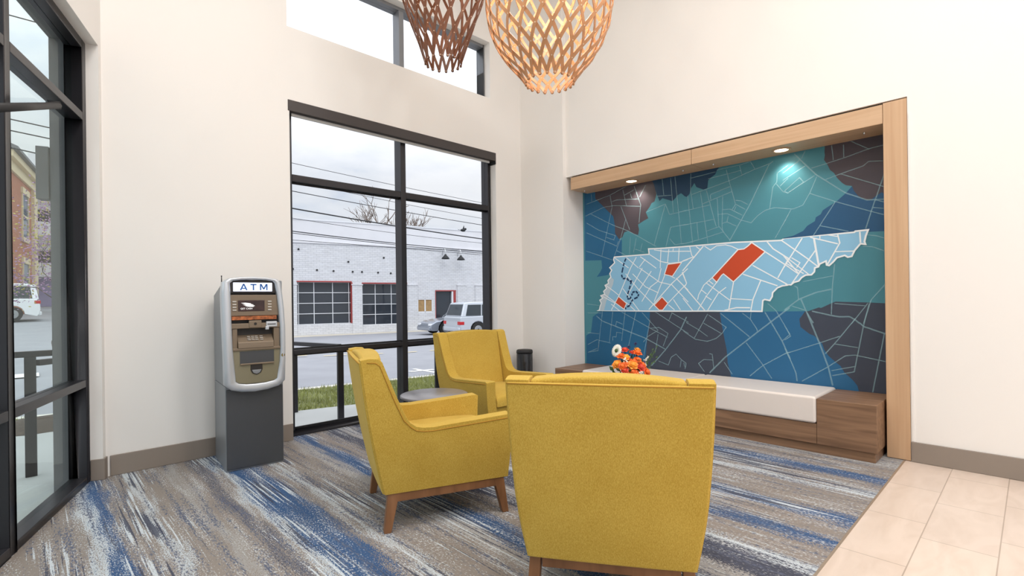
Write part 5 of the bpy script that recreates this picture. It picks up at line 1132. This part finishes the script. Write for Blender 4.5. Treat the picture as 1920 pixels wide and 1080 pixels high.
    box_obj('front_bumper', (L / 2 - .22, -hw + .05, gc + .02), (L / 2 + .05, hw - .05, gc + .22), paint, c, .05, 3); box_obj('rear_bumper', (-L / 2 - .05, -hw + .05, gc + .04), (-L / 2 + .22, hw - .05, gc + .24), paint, c, .05, 3)
    for sg in (-1, 1): MB().ball((L / 2 - 1.62, sg * (hw + .06), belt + .08), .09, 10, 6, 0, (.7, 1, .7)).obj('wing_mirror', paint, c)
    return c
ca = FQ + FT * 5.35 + nF * 4.6
make_car('car', 'silver saloon car passing before the white garage, nose to the left', (ca.x, ca.y, zroad(ca.x, ca.y)), FR + PI, 4.7, 1.85, 1.46, 'carsilver', 'sedan')
cb_ = FQ + FT * 5.65 + nF * 7.6
make_car('car', 'pale silver estate car with red tail lamp overlapping the silver saloon', (cb_.x, cb_.y, zroad(cb_.x, cb_.y)), FR, 4.8, 1.9, 1.66, 'carpale', 'wagon')
make_car('car', 'white sport utility wagon parked uphill by the brick house', (-2.05, 34.2, zroad(-.1, 34.2)), PI, 5.0, 1.95, 1.80, 'carwhite', 'suv')

# ---- brick house with gable seen through the storefront
zb_ = zroad(-.5, 38) - .1
HD = Vector((.148, .989, 0)).normalized()
bh = thing('brick_house', 'red brick house with cream cornice and tall windows up the hill', 'building', (-.62, 37.2, zb_ - .3), math.atan2(HD.y, HD.x) - PI / 2)
# local y runs along the seen side, x = 0 is the seen face, body towards -x
Hh = 8.6
MB().box((-8, -.9, 0), (0, 6.6, Hh)).obj('brick_wall', 'brick_red', bh)
m = MB(); m.box((-8, -1.2, Hh), (.35, 6.9, Hh + .35)); m.box((-8, -1.0, Hh - .5), (.12, 6.75, Hh)); m.obj('cornice', 'tanstone', bh, .02)
m = MB(); m.prism([(-8.2, Hh + .35), (.55, Hh + .35), (.55, Hh + .5), (-4, Hh + 2.6), (-8.2, Hh + .5)], 'y', -1.3, 7.0); m.obj('roof', 'grey', bh)
for z0 in (.9, 4.9):
    wf = MB(); y0, y1, z1 = 2.9, 4.4, z0 + 2.5
    wf.box((-.02, y0 - .22, z0 - .25), (.10, y1 + .22, z0)); wf.box((-.02, y0 - .22, z1), (.10, y1 + .22, z1 + .35)); wf.box((-.02, y0 - .12, z0), (.07, y0, z1)); wf.box((-.02, y1, z0), (.07, y1 + .12, z1)); wf.box((-.02, y0, (z0 + z1) / 2 - .05), (.06, y1, (z0 + z1) / 2 + .05))
    w_ = wf.obj('window_surround', 'tanstone', bh); box_obj('pane', (-.01, y0, z0), (.03, y1, z1), 'bluewin', w_)
m = MB(); m.box((-.02, 5.6, 0), (.16, 6.6, Hh - .5)); m.obj('corner_pilaster', 'tanstone', bh)
# pale building farther up
wh = thing('white_building', 'pale balcony building beyond the brick house', 'building', (1.1, 47.0, zroad(.5, 47) - .5))
MB().box((-1.0, 0, 0), (8, 7, 11)).obj('wall', 'white_smooth', wh)
for z0 in (2.6, 5.4, 8.0):
    box_obj('balcony', (-1.05, -.9, z0), (8, 0, z0 + .9), 'white_smooth', wh, .01); box_obj('window', (-.7, -.03, z0 + 1.0), (2.6, .05, z0 + 1.8), 'dark', wh)
M['lilac'] = plain('painted_arch', rgb(150, 142, 178), 0.8)
m = MB(); m.prism([(-.9 , .6), (.6, .6), (.6, 2.0), (.35, 2.4), (-.15, 2.6), (-.65, 2.4), (-.9, 2.0)], 'y', -.06, .0); m.obj('arch_panel', 'lilac', wh)
# dark lamp box on the outside of the storefront reveal
tag(MB().box((-.03, -.07, 1.985), (.055, .0, 2.35)).obj('wall_sconce', 'grey', bevel=.004, loc=LW(.02, -.278, 0) , rotz=LROT), 'dark grey box lamp on the cladding outside the storefront', 'wall lamp')

# ------------------------------------------------------------------ sky, sun
w = bpy.data.worlds.new('World'); scn.world = w; w.use_nodes = True
nt = w.node_tree; nt.nodes.clear(); N = nt.nodes.new; L = nt.links.new
out = N('ShaderNodeOutputWorld'); bg = N('ShaderNodeBackground'); tc = N('ShaderNodeTexCoord')
mp = N('ShaderNodeMapping'); mp.inputs['Scale'].default_value = (1.6, 1.6, 4.0); L(tc.outputs['Generated'], mp.inputs[0])
n1 = N('ShaderNodeTexNoise'); n1.inputs['Scale'].default_value = 1.9; n1.inputs['Detail'].default_value = 7; n1.inputs['Roughness'].default_value = .55; L(mp.outputs[0], n1.inputs['Vector'])
cr = N('ShaderNodeValToRGB'); cr.color_ramp.elements[0].position = .33; cr.color_ramp.elements[1].position = .58
cr.color_ramp.elements[0].color = rgb(200, 212, 230); cr.color_ramp.elements[1].color = rgb(243, 245, 249); e = cr.color_ramp.elements.new(.43); e.color = rgb(226, 231, 239)
L(n1.outputs['Fac'], cr.inputs['Fac'])
sx = N('ShaderNodeSeparateXYZ'); L(tc.outputs['Generated'], sx.inputs[0])
mr_ = N('ShaderNodeMapRange'); mr_.inputs['From Min'].default_value = .22; mr_.inputs['From Max'].default_value = .75; mr_.inputs['To Min'].default_value = 1.0; mr_.inputs['To Max'].default_value = SKY_TOP
L(sx.outputs['Z'], mr_.inputs['Value'])
mm_ = N('ShaderNodeMath'); mm_.operation = 'MULTIPLY'; mm_.inputs[1].default_value = SKY; L(mr_.outputs['Result'], mm_.inputs[0])
L(cr.outputs['Color'], bg.inputs['Color']); L(mm_.outputs[0], bg.inputs['Strength']); L(bg.outputs[0], out.inputs['Surface'])
sl_ = bpy.data.lights.new('sun', 'SUN'); sl_.energy = SUN; sl_.angle = math.radians(50); sl_.color = (1, .97, .94)
so = bpy.data.objects.new('sun', sl_); COL.objects.link(so); so.rotation_euler = Vector((.35, .55, -.75)).to_track_quat('-Z', 'Y').to_euler()

# ------------------------------------------------------------------ camera
cam = bpy.data.cameras.new('camera'); cam.sensor_width = 36.0; cam.lens = 944.0 * 36.0 / 1920.0; cam.shift_y = 22.3 / 1920.0; cam.clip_start = .05; cam.clip_end = 300
co = bpy.data.objects.new('camera', cam); COL.objects.link(co)
ang = math.radians(46.1); Fw = Vector((math.cos(ang), math.sin(ang), 0)); Rt = Vector((math.sin(ang), -math.cos(ang), 0)); Up = Vector((0, 0, 1))
ro = ROLL
R2 = Rt * math.cos(ro) + Up * math.sin(ro); U2 = Up * math.cos(ro) - Rt * math.sin(ro)
co.matrix_world = Matrix(((R2.x, U2.x, -Fw.x, 0), (R2.y, U2.y, -Fw.y, 0), (R2.z, U2.z, -Fw.z, 1.25), (0, 0, 0, 1)))
scn.camera = co
vs_ = scn.view_settings; vs_.view_transform = 'Standard'; vs_.look = 'None'; vs_.exposure = EXPO; vs_.gamma = 1.0; vs_.use_curve_mapping = False
scn.cycles.use_denoising = True
scn.cycles.max_bounces = 10; scn.cycles.diffuse_bounces = 6; scn.cycles.transparent_max_bounces = 16
scn.cycles.sample_clamp_indirect = 6.0
